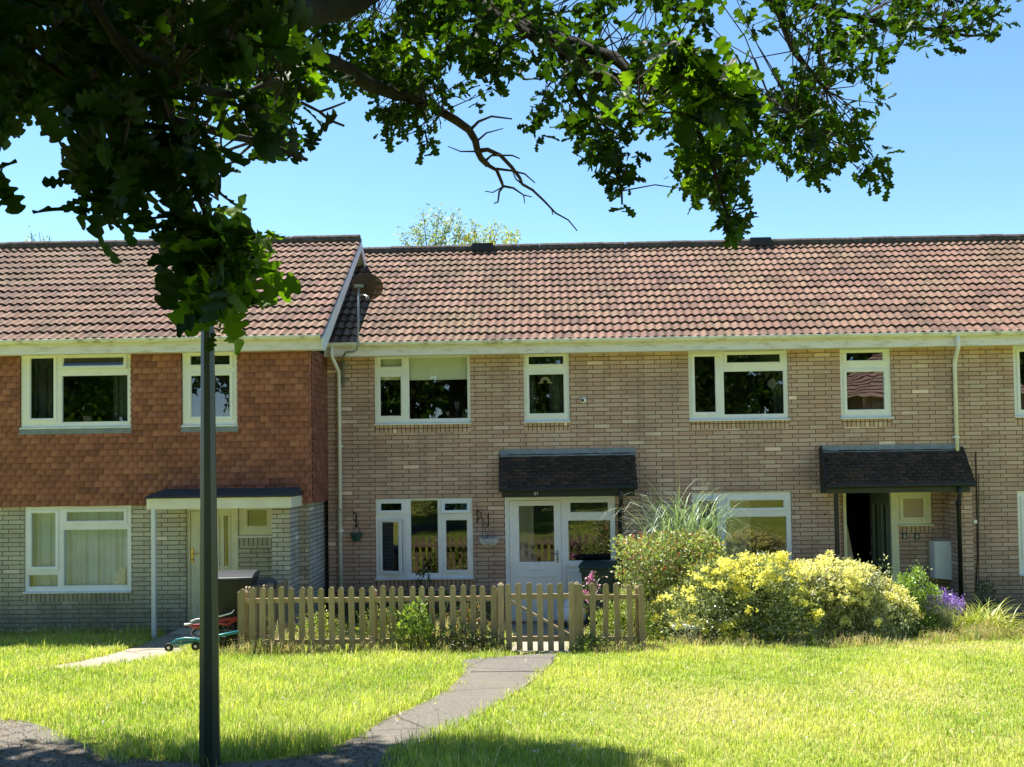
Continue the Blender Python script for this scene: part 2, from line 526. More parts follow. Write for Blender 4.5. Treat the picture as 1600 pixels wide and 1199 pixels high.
PATH_MAIN = [(724, 1032), (800, 1026), (872, 1021), (862, 1038), (846, 1056), (812, 1080), (770, 1106), (728, 1130), (680, 1152), (640, 1172), (612, 1192), (590, 1225), (430, 1225), (500, 1178), (560, 1152), (610, 1122), (662, 1100), (700, 1078), (722, 1058)]
PATH_TAR = [(-120, 1105), (-40, 1113), (30, 1126), (80, 1140), (125, 1162), (160, 1180), (230, 1190), (330, 1193), (430, 1190), (500, 1178), (430, 1225), (480, 1300), (-200, 1300)]
PATH_LEFT = [(60, 1046), (120, 1036), (180, 1022), (225, 1008), (250, 995), (262, 990), (420, 984), (420, 1000), (335, 1003), (300, 1012), (262, 1028), (200, 1036), (130, 1046)]
PATH_DOOR = [(800, 1022), (784, 975), (778, 966), (975, 960), (960, 985), (900, 1003), (890, 1021)]
sheet('garden_path', PATH_MAIN, M_TARMAC, .012)
sheet('tarmac_path', PATH_TAR, M_TARMAC, .008)
sheet('side_path', PATH_LEFT, M_SLAB, .012)
sheet('doorstep_path', PATH_DOOR, M_SLAB, .014)

def in_poly(px, py, poly):
    px = np.asarray(px); py = np.asarray(py)
    c = np.zeros(px.shape, bool)
    n = len(poly)
    for i in range(n):
        x1, y1 = poly[i]; x2, y2 = poly[(i + 1) % n]
        hit = ((y1 > py) != (y2 > py)) & (px < (x2 - x1) * (py - y1) / (y2 - y1 + 1e-9) + x1)
        c ^= hit
    return c
def world_poly(pp): return [(G(x, y).x, G(x, y).y) for x, y in pp]
WP = [world_poly(p) for p in (PATH_MAIN, PATH_TAR, PATH_LEFT, PATH_DOOR)]

# joint line across the path
jm = MB()
a, b = G(735, 1052), G(851, 1048)
jm.box(a.x, b.x, a.y - .008, a.y + .008, gz(a.y) + .004, gz(a.y) + .0165)
o = jm.build('path_joint', plain('joint_gap', (.05, .045, .04), .95)); o['kind'] = 'structure'

# ------------------------------------------------------------------ house pieces
PIT = math.tan(R(33.4)); OVH = .30; RUN = 3.6
ZE = EYE + 2.07                  # top of the lowest tiles
FX = lambda px, Y, py=600: W(px, py, Y).x

def plain_tiles(name, P0, U, V, wid, ln, gauge, tw, thick, tones, m, parent, jit=.004, lift=.018, holes=(), seed=1, off=.5):
    """courses of flat tiles; P0 = lower left corner, U along, V up the slope; each tile tilted on the one below"""
    rg = np.random.default_rng(seed)
    P0 = Vector(P0); U = Vector(U).normalized(); V = Vector(V).normalized(); N = U.cross(V).normalized()
    vs = []; fs = []; cs = []
    nr = int(math.ceil(ln / gauge))
    for r in range(nr):
        v0 = r * gauge; v1 = min(ln, v0 + gauge * 1.12)
        x = -(r % 2) * tw * off
        while x < wid:
            a = max(0, x + .0025); b = min(wid, x + tw - .0025)
            x += tw
            if b - a < .015: continue
            cu = (a + b) / 2; cv = (v0 + v0 + gauge) / 2
            segs = [(a, b)]
            hit = False
            for h in holes:
                if h[2] < cv < h[3]:
                    ns = []
                    for (p, q) in segs:
                        if q <= h[0] or p >= h[1]: ns.append((p, q)); continue
                        if p < h[0]: ns.append((p, h[0]))
                        if q > h[1]: ns.append((h[1], q))
                    segs = ns
            tone = np.array(tones[rg.integers(len(tones))]) * rg.uniform(.86, 1.12)
            for (p, q) in segs:
                if q - p < .01: continue
                j = rg.uniform(-jit, jit, 4); dv = rg.uniform(-.003, .003)
                pts = [(p, v0 + dv, lift + j[0]), (q, v0 + dv, lift + j[1]), (q, v1, .002 + abs(j[2]) * .2), (p, v1, .002 + abs(j[3]) * .2)]
                b0 = len(vs)
                for (u, v, n) in pts: vs.append(P0 + U * u + V * v + N * n)
                for (u, v, n) in pts[:2]: vs.append(P0 + U * u + V * v + N * (n - thick))
                for (u, v, n) in pts[2:]: vs.append(P0 + U * u + V * v + N * (n - .002))
                fs += [(b0, b0 + 1, b0 + 2, b0 + 3), (b0 + 4, b0 + 5, b0 + 1, b0), (b0 + 5, b0 + 6, b0 + 2, b0 + 1), (b0 + 7, b0 + 4, b0, b0 + 3)]
                cs += [tone] * 8
    return np_mesh(name, [tuple(v) for v in vs], fs, m, parent, col=np.array(cs), uv=True)

def roll_tiles(name, x0, x1, y0, z0, tanp, run, courses, m, parent, seed=3, per=.148, tones=None, left=None):
    """interlocking concrete tiles with two rolls each; real waves, real steps"""
    rg = np.random.default_rng(seed)
    tones = tones or [(.195, .108, .078), (.175, .097, .07), (.215, .125, .09), (.14, .08, .06), (.205, .128, .085)]
    ang = math.atan(tanp); ln = run / math.cos(ang); g = ln / courses
    Vd = np.array([0, math.cos(ang), math.sin(ang)]); Nd = np.array([0, -math.sin(ang), math.cos(ang)])
    tw = per * 2; ns = 16
    V = []; Fc = []; C = []
    b = 0
    for r in range(courses):
        x = math.floor(x0 / tw) * tw - (r % 2) * per
        while x < x1 - .01:
            a = max(x, x0); e = min(x + tw, x1)
            if e - a < .005:
                x += tw; continue
            us = np.linspace(a, e, max(3, int(ns * (e - a) / tw) + 1))
            ph = us / per * 2 * np.pi
            wv = .5 + .5 * np.cos(ph)
            wv = wv * .031
            dz = rg.uniform(-.003, .004); sl = rg.uniform(-.004, .004); dv = rg.uniform(-.006, .006)
            low = .046 + wv + dz + sl * (us - a) / tw
            up = .006 + wv
            v0 = r * g + dv; v1 = (r + 1) * g + .10
            n = len(us)
            rows = []
            for (vv, nn) in ((v0 + .003, low - .022), (v0, low - .001), (v0, low), (v1, up)):
                rows.append(np.stack([us, np.zeros(n), np.zeros(n)], 1) + Vd * vv + Nd * np.broadcast_to(nn, n)[:, None] + np.array([0, y0, z0]))
            V.append(np.concatenate(rows))
            i = np.arange(n - 1)
            for k in (0, 2):
                Fc.append(np.stack([b + k * n + i, b + k * n + i + 1, b + (k + 1) * n + i + 1, b + (k + 1) * n + i], 1))
            t = np.array(tones[rg.integers(len(tones))]) * rg.uniform(.88, 1.1)
            # butt edges coloured near-black: shadow line under each course, painted in
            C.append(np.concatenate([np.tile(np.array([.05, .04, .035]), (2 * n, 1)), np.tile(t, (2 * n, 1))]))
            b += 4 * n
            x += tw
    return np_mesh(name, np.concatenate(V), np.concatenate(Fc), m, parent, col=np.concatenate(C), smooth=False, uv=True)

def cell(x0, y0, x1, y1, k='f', t=0.0):
    return (x0, y0, x1, y1, k, t)

def window(house, rect, Y, cells, recess=.05, sill=True, mat=None, soldier=None, ofs=None, label=None, sillw=.012):
    """outer frame mesh > sashes, panes, sill; rect and cells are measured on the photograph and stand on the wall plane Y"""
    mat = mat or M_UPVC
    def wx(px, py): return W(px, py, Y).x
    def wz(px, py): return W(px, py, Y).z
    cy = (rect[1] + rect[3]) / 2; cx = (rect[0] + rect[2]) / 2
    X0, X1 = wx(rect[0], cy), wx(rect[2], cy); Z1, Z0 = wz(cx, rect[1]), wz(cx, rect[3])
    yf = Y + recess
    holes = []; sashes = []
    for (a, t, c, d, k, tilt) in cells:
        mx, my = (a + c) / 2, (t + d) / 2
        h = [wx(a, my), wx(c, my), wz(mx, d), wz(mx, t)]
        if k == 'f': holes.append(tuple(h)); sashes.append((h, None, k, tilt))
        else:
            e = .042
            H = (h[0] - e, h[1] + e, h[2] - e, h[3] + e)
            sashes.append((h, H, k, tilt)); holes.append((H[0] + .012, H[1] - .012, H[2] + .012, H[3] - .012))
    mb = MB(); mb.plate(X0 + .002, X1 - .002, Z0 + .002, Z1 - .002, yf, yf + .07, holes)
    # slim beading around the outer frame
    win = mb.build('window', mat, house, bevel=.003, label=label)
    # trickle vent
    for (h, H, k, tilt) in sashes:
        par = win
        if H:
            sb = MB(); sb.plate(H[0], H[1], H[2], H[3], -.018, .038, [(h[0], h[1], h[2], h[3])])
            sb.plate(h[0], h[1], h[2], h[3], -.008, .02, [(h[0] + .012, h[1] - .012, h[2] + .012, h[3] - .012)])
            # rebate line: dark gasket between sash and glass
            p = MB(); p.add([(h[0], .012, h[2]), (h[1], .012, h[2]), (h[1], .012, h[3]), (h[0], .012, h[3])], [(0, 1, 2, 3)])
            s = sb.build('sash', mat, win, bevel=.003)
            po = p.build('pane', M_GLASS, win)
            if tilt:
                if k == 'v':   # top hung
                    piv = Vector(((H[0] + H[1]) / 2, yf, H[3])); rot = Matrix.Rotation(-R(tilt), 4, 'X')
                else:          # side hung on the left
                    piv = Vector((H[0], yf, (H[2] + H[3]) / 2)); rot = Matrix.Rotation(-R(tilt), 4, 'Z')
                Mx = Matrix.Translation(piv) @ rot @ Matrix.Translation(-piv + Vector((0, yf, 0)))
            else:
                Mx = Matrix.Translation((0, yf, 0))
            for ob in (s, po):
                ob.data.transform(Mx)
        else:
            p = MB(); y = yf + .03
            p.add([(h[0] - .004, y, h[2] - .004), (h[1] + .004, y, h[2] - .004), (h[1] + .004, y, h[3] + .004), (h[0] - .004, y, h[3] + .004)], [(0, 1, 2, 3)])
            p.build('pane', M_GLASS, win)
            bd = MB(); bd.plate(h[0] - .001, h[1] + .001, h[2] - .001, h[3] + .001, yf + .008, yf + .026, [(h[0] + .011, h[1] - .011, h[2] + .011, h[3] - .011)])
            bd.build('glazing_bead', mat, win)
    if sill:
        s = MB()
        s.hexa([(X0 - sillw, Y - .045, Z0 - .022), (X1 + sillw, Y - .045, Z0 - .022), (X1 + sillw, yf + .03, Z0 - .022), (X0 - sillw, yf + .03, Z0 - .022),
                (X0 - sillw, Y - .045, Z0 + .002), (X1 + sillw, Y - .045, Z0 + .002), (X1 + sillw, yf - .002, Z0 + .016), (X0 - sillw, yf - .002, Z0 + .016)])
        s.build('sill', M_SILL, win, bevel=.003)
    if soldier:
        s = MB(); s.box(X0 + .003, X1 - .003, Y - .004, Y + .05, Z0 - .16, Z0 - .024)
        s.build('brick_sill_course', soldier, win)
    return win, (X0, X1, Z0, Z1), yf

def trickle(win, x0, x1, z, y):
    m = MB(); m.box(x0, x1, y - .008, y + .004, z - .009, z + .009); m.build('trickle_vent', M_UPVC, win)

def curtain(win, x0, x1, z0, z1, y, m=None, waves=9, amp=.03, name='curtain', seed=1):
    rg = np.random.default_rng(seed)
    n = int(waves * 10); u = np.linspace(0, 1, n + 1)
    ph = u * waves * 2 * np.pi + np.cumsum(rg.normal(0, .12, n + 1))
    V = []; 
    for zz, k in ((z1, .7), ((z0 + z1) / 2, 1.0), (z0, 1.25)):
        V.append(np.stack([x0 + (x1 - x0) * u + .01 * np.sin(ph * .5), y + amp * k * np.sin(ph) * (.6 + .4 * np.sin(ph * .37)), np.full(n + 1, zz)], 1))
    V = np.concatenate(V); i = np.arange(n)
    Fc = np.concatenate([np.stack([k * (n + 1) + i, (k + 1) * (n + 1) + i, (k + 1) * (n + 1) + i + 1, k * (n + 1) + i + 1], 1) for k in (0, 1)])
    return np_mesh(name, V, Fc, m or M_CURT, win, smooth=True)

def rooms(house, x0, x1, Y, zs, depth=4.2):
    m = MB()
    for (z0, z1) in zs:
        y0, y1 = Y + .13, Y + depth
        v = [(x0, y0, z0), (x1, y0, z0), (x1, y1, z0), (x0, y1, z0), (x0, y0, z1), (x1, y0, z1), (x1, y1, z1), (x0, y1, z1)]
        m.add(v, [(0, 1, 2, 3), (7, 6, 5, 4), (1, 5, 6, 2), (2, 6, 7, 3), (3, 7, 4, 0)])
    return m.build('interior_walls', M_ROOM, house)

def eaves(house, x0, x1, Y, joints=(), left_end=False):
    """soffit, fascia board, gutter with clips and joints"""
    yf = Y - OVH
    m = MB(); m.box(x0, x1, yf, yf + .022, ZE - .245, ZE - .025)
    m.build('fascia_board', M_FASCIA, house)
    m = MB(); m.box(x0, x1, yf + .023, Y - .002, ZE - .235, ZE - .222)
    m.build('soffit', M_FASCIA, house)
    g = MB()
    prof = []
    for k in range(9):
        a = math.pi + math.pi * k / 8
        prof.append((yf - .062 + .056 * math.cos(a), ZE - .018 + .068 * math.sin(a)))
    inner = [(y * .93 + (yf - .062) * .07, z + .006) for y, z in prof][::-1]
    g.prismx(prof + inner, x0, x1)
    gt = g.build('gutter', M_GUTTER, house)
    xs = list(joints)
    for x in xs:
        c = MB()
        pr = [(yf - .062 + .063 * math.cos(math.pi + math.pi * k / 8), ZE - .016 + .076 * math.sin(math.pi + math.pi * k / 8)) for k in range(9)]
        inn = [(yf - .062 + .052 * math.cos(math.pi + math.pi * k / 8), ZE - .016 + .06 * math.sin(math.pi + math.pi * k / 8)) for k in range(9)][::-1]
        c.prismx(pr + inn, x - .02, x + .02)
        c.build('gutter_bracket', M_GUTTER, gt)
    return gt

def roof(house, x0, x1, Y, courses=15, seed=3, vent=None, verge=False):
    y0 = Y - OVH - .075; z0 = ZE - .035 - .02
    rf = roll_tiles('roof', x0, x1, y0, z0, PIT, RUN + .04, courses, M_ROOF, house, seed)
    # underlay, back slope
    yr = y0 + RUN; zr = z0 + RUN * PIT
    m = MB()
    m.add([(x0, y0 + .09, z0 + .005), (x1, y0 + .09, z0 + .005), (x1, yr, zr - .03), (x0, yr, zr - .03),
           (x0, yr + RUN, z0 - .03), (x1, yr + RUN, z0 - .03)], [(0, 1, 2, 3), (3, 2, 5, 4)])
    m.build('roof_underlay', M_FELT, rf)
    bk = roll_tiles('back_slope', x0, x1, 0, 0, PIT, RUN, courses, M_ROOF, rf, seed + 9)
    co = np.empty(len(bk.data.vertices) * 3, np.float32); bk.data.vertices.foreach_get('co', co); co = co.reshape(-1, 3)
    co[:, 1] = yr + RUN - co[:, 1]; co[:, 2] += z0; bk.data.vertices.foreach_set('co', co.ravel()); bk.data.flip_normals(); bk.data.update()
    # ridge tiles
    rd = MB(); x = x0; k = 0
    rr = random.Random(seed)
    while x < x1 - .02:
        e = min(x + .45, x1)
        prof = [(.125, -.045)] + [(.115 * math.cos(a), .095 * math.sin(a)) for a in [math.pi * i / 8 for i in range(9)]] + [(-.125, -.045)]
        jz = rr.uniform(-.008, .008)
        rd.prismx([(yr + p, zr + .055 + q + jz) for p, q in prof], x + .003, e - .003)
        x = e
    rd.build('ridge_tiles', M_RIDGE, rf)
    # mortar bed
    mo = MB(); mo.box(x0 + .004, x1 - .004, yr - .105, yr + .105, zr - .03, zr + .052); mo.build('ridge_mortar', plain('ridge_mortar', (.13, .11, .09), .95, .5, 30), rf)
    if vent:
        v = MB(); v.box(vent[0], vent[1], yr - .16, yr + .14, zr + .03, zr + .155); v.box(vent[0] - .02, vent[1] + .02, yr - .18, yr - .15, zr - .02, zr + .10)
        v.build('ridge_vent', M_BLACKI, rf, bevel=.01)
    return rf, yr, zr

def downpipe(house, x, Y, zt, zb, m=M_PIPE, r=.034, name='downpipe', swan=True, clips=(3.2, 1.7)):
    d = MB()
    yo = Y - OVH - .062; yw = Y - .055
    if swan:
        pts = [(x, yo, zt), (x, yo, zt - .17), (x + .01, yo + .02, zt - .21), (x + .06, yw - .03, zt - .42), (x + .065, yw, zt - .47), (x + .065, yw, zb)]
    else:
        pts = [(x, yw, zt), (x, yw, zb)]
    d.tube(pts, r, 12)
    o = d.build(name, m, house, smooth=True)
    c = MB()
    xx = x + (.065 if swan else 0)
    for z in clips:
        if zb < z < zt:
            c.lathe([(r + .001, -.02), (r + .009, -.02), (r + .009, .02), (r + .001, .02)], (xx, yw, z), 14)
            c.box(xx - .055, xx + .055, yw + .03, Y - .001, z - .015, z + .015)
    if c.v: c.build('pipe_clip', m, o)
    return o

# ------------------------------------------------------------------ tile-hung house on the left
XLE = FX(487, YL, 620)                      # its right hand corner upstairs
XBR = FX(482, YL, 860)                      # right hand corner of the brick below
XL0 = XLE - 9.2
Z1F = W(150, 788, YL).z                     # foot of the hanging tiles
def left_house():
    h = thing('terraced_house', 'end house hung with red-brown tiles upstairs over grey-buff brick, leftmost of the row', 'house', (0, 0, 0))
    # openings
    wins = {}
    def rc(r):
        cy = (r[1] + r[3]) / 2; cx = (r[0] + r[2]) / 2
        return (W(r[0], cy, YL).x, W(r[2], cy, YL).x, W(cx, r[3], YL).z, W(cx, r[1], YL).z)
    LU1, LU2, LG1 = (33, 546, 205, 668), (285, 544, 371, 665), (38, 790, 205, 925)
    hu1, hu2, hg1 = rc(LU1), rc(LU2), rc(LG1)
    lw = (372, 790, 425, 838)
    hlw = rc(lw)
    dx0, dx1 = FX(291, YL, 880), FX(372, YL, 880)
    zdt = W(330, 793, YL).z; gl = gz(YL)
    hd = (dx0, dx1, gl + .10, zdt)
    ztop = ZE - .2
    m = MB(); m.plate(XL0, XBR, -.1, Z1F, YL, YL + .12, [hg1, hlw, hd]); m.build('wall', M_GREYB, h)
    m = MB(); m.plate(XL0, XLE - .03, Z1F, ztop, YL + .01, YL + .12, [hu1, hu2]); m.build('upper_wall', M_ROOM, h)
    # gable wall and side wall
    m = MB()
    yr = YL - OVH - .075 + RUN; zr = ZE - .055 + RUN * PIT
    m.prismx([(YL + .121, -.1), (YL + 7, -.1), (YL + 7, Z1F), (YL + .121, Z1F)], XBR - .12, XBR)
    m.build('side_wall', M_GSHADE, h)
    m = MB()
    m.prismx([(YL + .121, Z1F), (YL + 6.7, Z1F), (YL + 6.7, ZE - .3), (yr, zr - .18), (YL + .121, ZE - .05)], XLE - .15, XLE - .032)
    m.build('gable_wall', M_ROOM, h)
    tones = [(.315, .132, .112), (.34, .143, .12), (.295, .122, .104), (.36, .157, .132), (.25, .108, .095), (.32, .13, .11)]
    P0 = Vector((XL0, YL, Z1F - .03))
    hs = [(a[0] - XL0, a[1] - XL0, a[2] - P0.z - .03, a[3] - P0.z + .1) for a in (hu1, hu2)]
    plain_tiles('hanging_tiles', P0, (1, 0, 0), (0, 0, 1), XLE - XL0, ztop - P0.z, .105, .165, .009, tones, M_HUNG, h, .004, .042, hs, 5)
    P1 = Vector((XLE, YL - .012, Z1F - .03))
    plain_tiles('side_hanging_tiles', P1, (0, 1, 0), (0, 0, 1), 3.0, ztop + .0 - P1.z, .105, .165, .012, [tuple(x * .85 for x in t) for t in tones], M_HUNG, h, .003, .03, (), 6)
    # gable above the eaves: dark tiled triangle
    # windows
    wn, r, yf = window(h, LU1, YL, [cell(47, 559, 85, 655, 's'), cell(99, 558, 195, 573, 'v', 9), cell(96, 586, 200, 660)], recess=.0)
    curtain(wn, r[0] + .06, r[0] + .42, r[2] + .03, r[3] - .03, yf + .22, M_CURTD, 4)
    curtain(wn, r[1] - .4, r[1] - .05, r[2] + .03, r[3] - .03, yf + .22, M_CURTD, 4, seed=2)
    trickle(wn, r[0] + .12, r[0] + .5, r[3] - .03, yf); trickle(wn, r[0] + .8, r[0] + 1.3, r[3] - .03, yf)
    lead = MB(); lead.box(r[0] - .02, r[1] + .02, YL - .036, YL - .030, r[2] - .11, r[2] - .024); lead.build('lead_apron', M_LEAD, wn)
    wn, r, yf = window(h, LU2, YL, [cell(297, 555, 360, 571, 'v'), cell(298, 586, 360, 652, 's')], recess=.0)
    bl = MB()
    for k in range(34):
        z = r[3] - .08 - k * .032
        if z > r[2] + .05: bl.hexa([(r[0] + .08, yf + .12, z), (r[1] - .08, yf + .12, z), (r[1] - .08, yf + .14, z + .018), (r[0] + .08, yf + .14, z + .018), (r[0] + .08, yf + .12, z + .002), (r[1] - .08, yf + .12, z + .002), (r[1] - .08, yf + .14, z + .02), (r[0] + .08, yf + .14, z + .02)])
    bl.build('venetian_blind', plain('blind_slat', (.045, .055, .065), .5, .1), wn)
    lead = MB(); lead.box(r[0] - .02, r[1] + .02, YL - .036, YL - .030, r[2] - .11, r[2] - .024); lead.build('lead_apron', M_LEAD, wn)
    wn, r, yf = window(h, LG1, YL, [cell(48, 801, 87, 887, 's'), cell(43, 898, 90, 918), cell(103, 799, 194, 815, 'v'), cell(98, 827, 199, 916)], soldier=M_GSOLD, recess=.02)
    curtain(wn, r[0] + .05, r[1] - .05, r[2] + .03, r[3] - .04, yf + .17, M_CURT, 17, .03)
    trickle(wn, r[0] + .12, r[0] + .5, r[3] - .03, yf); trickle(wn, r[0] + .9, r[0] + 1.3, r[3] - .03, yf)
    cx = r[1] - .28
    cd = MB(); cd.hexa([(cx - .1, yf + .1, r[2] + .06), (cx + .12, yf + .1, r[2] + .06), (cx + .12, yf + .112, r[2] + .06), (cx - .1, yf + .112, r[2] + .06),
                        (cx - .07, yf + .14, r[2] + .30), (cx + .11, yf + .14, r[2] + .40), (cx + .11, yf + .152, r[2] + .40), (cx - .07, yf + .152, r[2] + .30)])
    cd.build('window_card', plain('printed_card', (.55, .50, .45), .8, .35, 25), wn)
    # door and side light with the small window
    d = MB(); d.plate(dx0, dx1 - .25, gl + .1, zdt, YL + .04, YL + .10, [(dx0 + .055, dx1 - .33, gl + .14, zdt - .06)])
    fr = d.build('door_frame', M_CREAM, h, bevel=.003)
    x0, x1 = dx0 + .06, dx1 - .335
    dw = x1 - x0
    M_DW = plain('pale_door_paint', (.60, .68, .62), .4, .06, 3)
    vg = (FX(340, YL), FX(355, YL), W(350, 885, YL).z, W(350, 806, YL).z)
    d = MB(); d.plate(x0, x1, gl + .145, zdt - .065, YL + .055, YL + .10, [(x0 + dw * .58, x0 + dw * .58 + .02, gl + 1.0, gl + 1.1)])
    dr = d.build('front_door', M_CREAM, h, bevel=.004)
    d = MB()
    for (a, b, c, e) in ((.14, .86, .08, .42), (.14, .86, .50, .93)):
        zz0, zz1 = gl + .145 + c * (zdt - gl - .21) * .45, gl + .145 + e * (zdt - gl - .21) * .45
        d.plate(x0 + a * dw, x0 + b * dw, zz0, zz1, YL + .046, YL + .056, [(x0 + a * dw + .03, x0 + b * dw - .03, zz0 + .03, zz1 - .03)])
    d.build('door_moulding', M_CREAM, dr)
    hd_ = MB(); hx = FX(299, YL, 870); hz = W(299, 868, YL).z
    hd_.box(hx - .018, hx + .018, YL + .035, YL + .052, hz - .12, hz + .12); hd_.tube([(hx, YL + .03, hz + .02), (hx, YL - .005, hz + .02), (hx + .12, YL - .005, hz + .02)], .01, 8)
    hd_.sphere((hx, YL + .03, hz - .07), .02, 8)
    hd_.build('door_handle', M_BRASS, dr)
    # side light panel with the tall narrow pane
    sx0, sx1 = dx1 - .33, dx1
    d = MB(); d.plate(sx0 + .002, sx1, gl + .1, zdt, YL + .03, YL + .09, [vg]); sp = d.build('side_panel', M_CREAM, h, bevel=.003)
    d = MB()
    d.plate(vg[0] - .03, vg[1] + .03, vg[2] - .03, vg[3] + .03, YL + .018, YL + .029, [vg]); d.build('pane_surround', M_CREAM, sp)
    d = MB(); d.add([(vg[0], YL + .06, vg[2]), (vg[1], YL + .06, vg[2]), (vg[1], YL + .06, vg[3]), (vg[0], YL + .06, vg[3])], [(0, 1, 2, 3)]); d.build('pane', M_GLASS, sp)
    window(h, lw, YL, [cell(385, 796, 417, 823)], mat=M_CREAM, soldier=M_GSOLD, recess=.03)
    # porch: brick pier, flat canopy, thin post
    yp = YL - .58
    px0, px1 = FX(425, yp, 860), FX(453, yp, 860)
    zc = W(340, 795, yp).z
    pm = MB(); pm.box(px0, px1, yp, YL - .002, -.05, zc + .005); pm.build('porch_pier', M_GREYB, h)
    pm = MB(); pm.box(px1 - .02, px1 + .003, yp + .003, YL - .003, -.05, zc + .004); pm.build('pier_side', M_GSHADE, h)  # thin skin that carries the shaded brick tint
    yc = YL - .72
    cx0, cx1 = FX(229, yc, 790), FX(455, yc, 782)
    zt = W(340, 778, yc).z; zb = W(340, 795, yc).z
    cm = MB(); cm.box(cx0, cx1, yc, yc + .03, zb, zt); cm.box(cx1 - .03, cx1, yc + .03, YL - .002, zb, zt); cm.box(cx0, cx0 + .03, yc + .03, YL - .002, zb, zt)
    cn = cm.build('canopy_fascia', plain('white_board', (.78, .76, .62), .5, .12, 3), h)
    cm = MB(); cm.box(cx0 + .03, cx1 - .03, yc + .03, YL - .002, zb + .03, zb + .045); cm.build('canopy_soffit', M_CREAM, cn)
    cm = MB(); cm.hexa([(cx0 - .02, yc - .03, zt), (cx1 + .02, yc - .03, zt), (cx1 + .02, YL - .03, zt), (cx0 - .02, YL - .03, zt),
                        (cx0 - .02, yc - .03, zt + .03), (cx1 + .02, yc - .03, zt + .03), (cx1 - .02, YL - .03, zt + .13), (cx0 + .02, YL - .03, zt + .13)])
    cm.build('felt_roof', M_FELT, cn)
    po = FX(239, yc, 890)
    cm = MB(); cm.box(po - .032, po + .032, yc + .005, yc + .07, gz(yc) - .02, zb); cm.build('porch_post', M_WHITEB, h, bevel=.004)
    st = MB(); st.box(dx0 - .1, dx1 + .1, YL - .5, YL + .1, gl - .05, gl + .10); st.build('door_step', M_CONC, h, bevel=.01)
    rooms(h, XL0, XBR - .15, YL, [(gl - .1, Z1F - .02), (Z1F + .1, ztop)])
    # eaves, roof, verge boards
    xr = FX(505, YL - OVH, 530)
    eaves(h, XL0, xr - .025, YL, [XL0 + 5.2 + k * .95 for k in range(5)])
    rf, yr2, zr2 = roof(h, XL0, xr, YL, seed=21)
    y0 = YL - OVH - .075; z0 = ZE - .055
    vb = MB()
    vb.prismx([(y0 + .02, z0 - .21), (y0 + .02, z0 - .005), (yr2, zr2 + .02), (yr2, zr2 - .16), (y0 + .22, z0 - .18)], xr - .022, xr + .008)
    vb.prismx([(yr2 + .001, zr2 + .02), (yr2 + .001, zr2 - .16), (yr2 + RUN - .1, z0 - .2), (yr2 + RUN, z0 - .03)], xr - .022, xr + .008)
    vb.build('bargeboard', plain('painted_bargeboard', (.66, .70, .76), .5, .08, 4), rf)
    vs = MB()
    vs.prismx([(y0 + .15, z0 - .06), (yr2, zr2 - .10), (yr2 + RUN - .1, z0 - .12), (yr2 + RUN - .1, z0 - .135), (yr2, zr2 - .12), (y0 + .15, z0 - .075)], XLE - .03, xr - .023)
    vs.build('verge_soffit', M_FASCIA, rf)
    return h, xr
LH, XVERGE = left_house()

# ------------------------------------------------------------------ the buff brick houses
XA = FX(512, YM, 700); XB = FX(1010, YM, 700); XC = FX(1508, YM, 600); XD = XC + 5.55
ZTOP = ZE - .2
def rcm(r, Y=YM):
    cy = (r[1] + r[3]) / 2; cx = (r[0] + r[2]) / 2
    return (W(r[0], cy, Y).x, W(r[2], cy, Y).x, W(cx, r[3], Y).z, W(cx, r[1], Y).z)

def canopy(h, xa0, xa1, xb0, xb1, zt, zb, out, post_l=None, label=None):
    """steep little tiled canopy: top edge xa at the wall, lower edge xb in front"""
    yb = YM - out
    P = [Vector((xb0, yb, zb)), Vector((xb1, yb, zb)), Vector((xa1, YM - .02, zt)), Vector((xa0, YM - .02, zt))]
    ln = math.hypot(out - .02, zt - zb)
    V = Vector((0, out - .02, zt - zb))
    x0, x1 = min(xa0, xb0), max(xa1, xb1)
    c = plain_tiles('porch_canopy', (x0, yb, zb), (1, 0, 0), V, x1 - x0, ln, ln / 11, .165, .014, [(.050, .040, .045), (.040, .034, .040), (.065, .045, .045), (.032, .028, .032)], M_DARKT, h, .006, .022, (), 8, .5)
    b = MB()
    b.prismx([(yb + .01, zb - .02), (yb + .01, zb + .01), (YM - .03, zt - .005), (YM - .002, zt - .01), (YM - .002, zb - .02)], x0 + .012, x1 - .012)
    b.build('canopy_body', M_BLACKP, c)
    f = MB(); f.plate(xa0 - .01, xa1 + .01, zt - .03, zt + .055, YM - .035, YM - .002, []); 
    f.hexa([(xa0 - .01, YM - .08, zt - .075), (xa1 + .01, YM - .08, zt - .075), (xa1 + .01, YM - .04, zt - .075), (xa0 - .01, YM - .04, zt - .075),
            (xa0 - .01, YM - .036, zt + .02), (xa1 + .01, YM - .036, zt + .02), (xa1 + .01, YM - .030, zt + .022), (xa0 - .01, YM - .030, zt + .022)])
    f.build('lead_flashing', M_LEAD, c)
    return c, yb

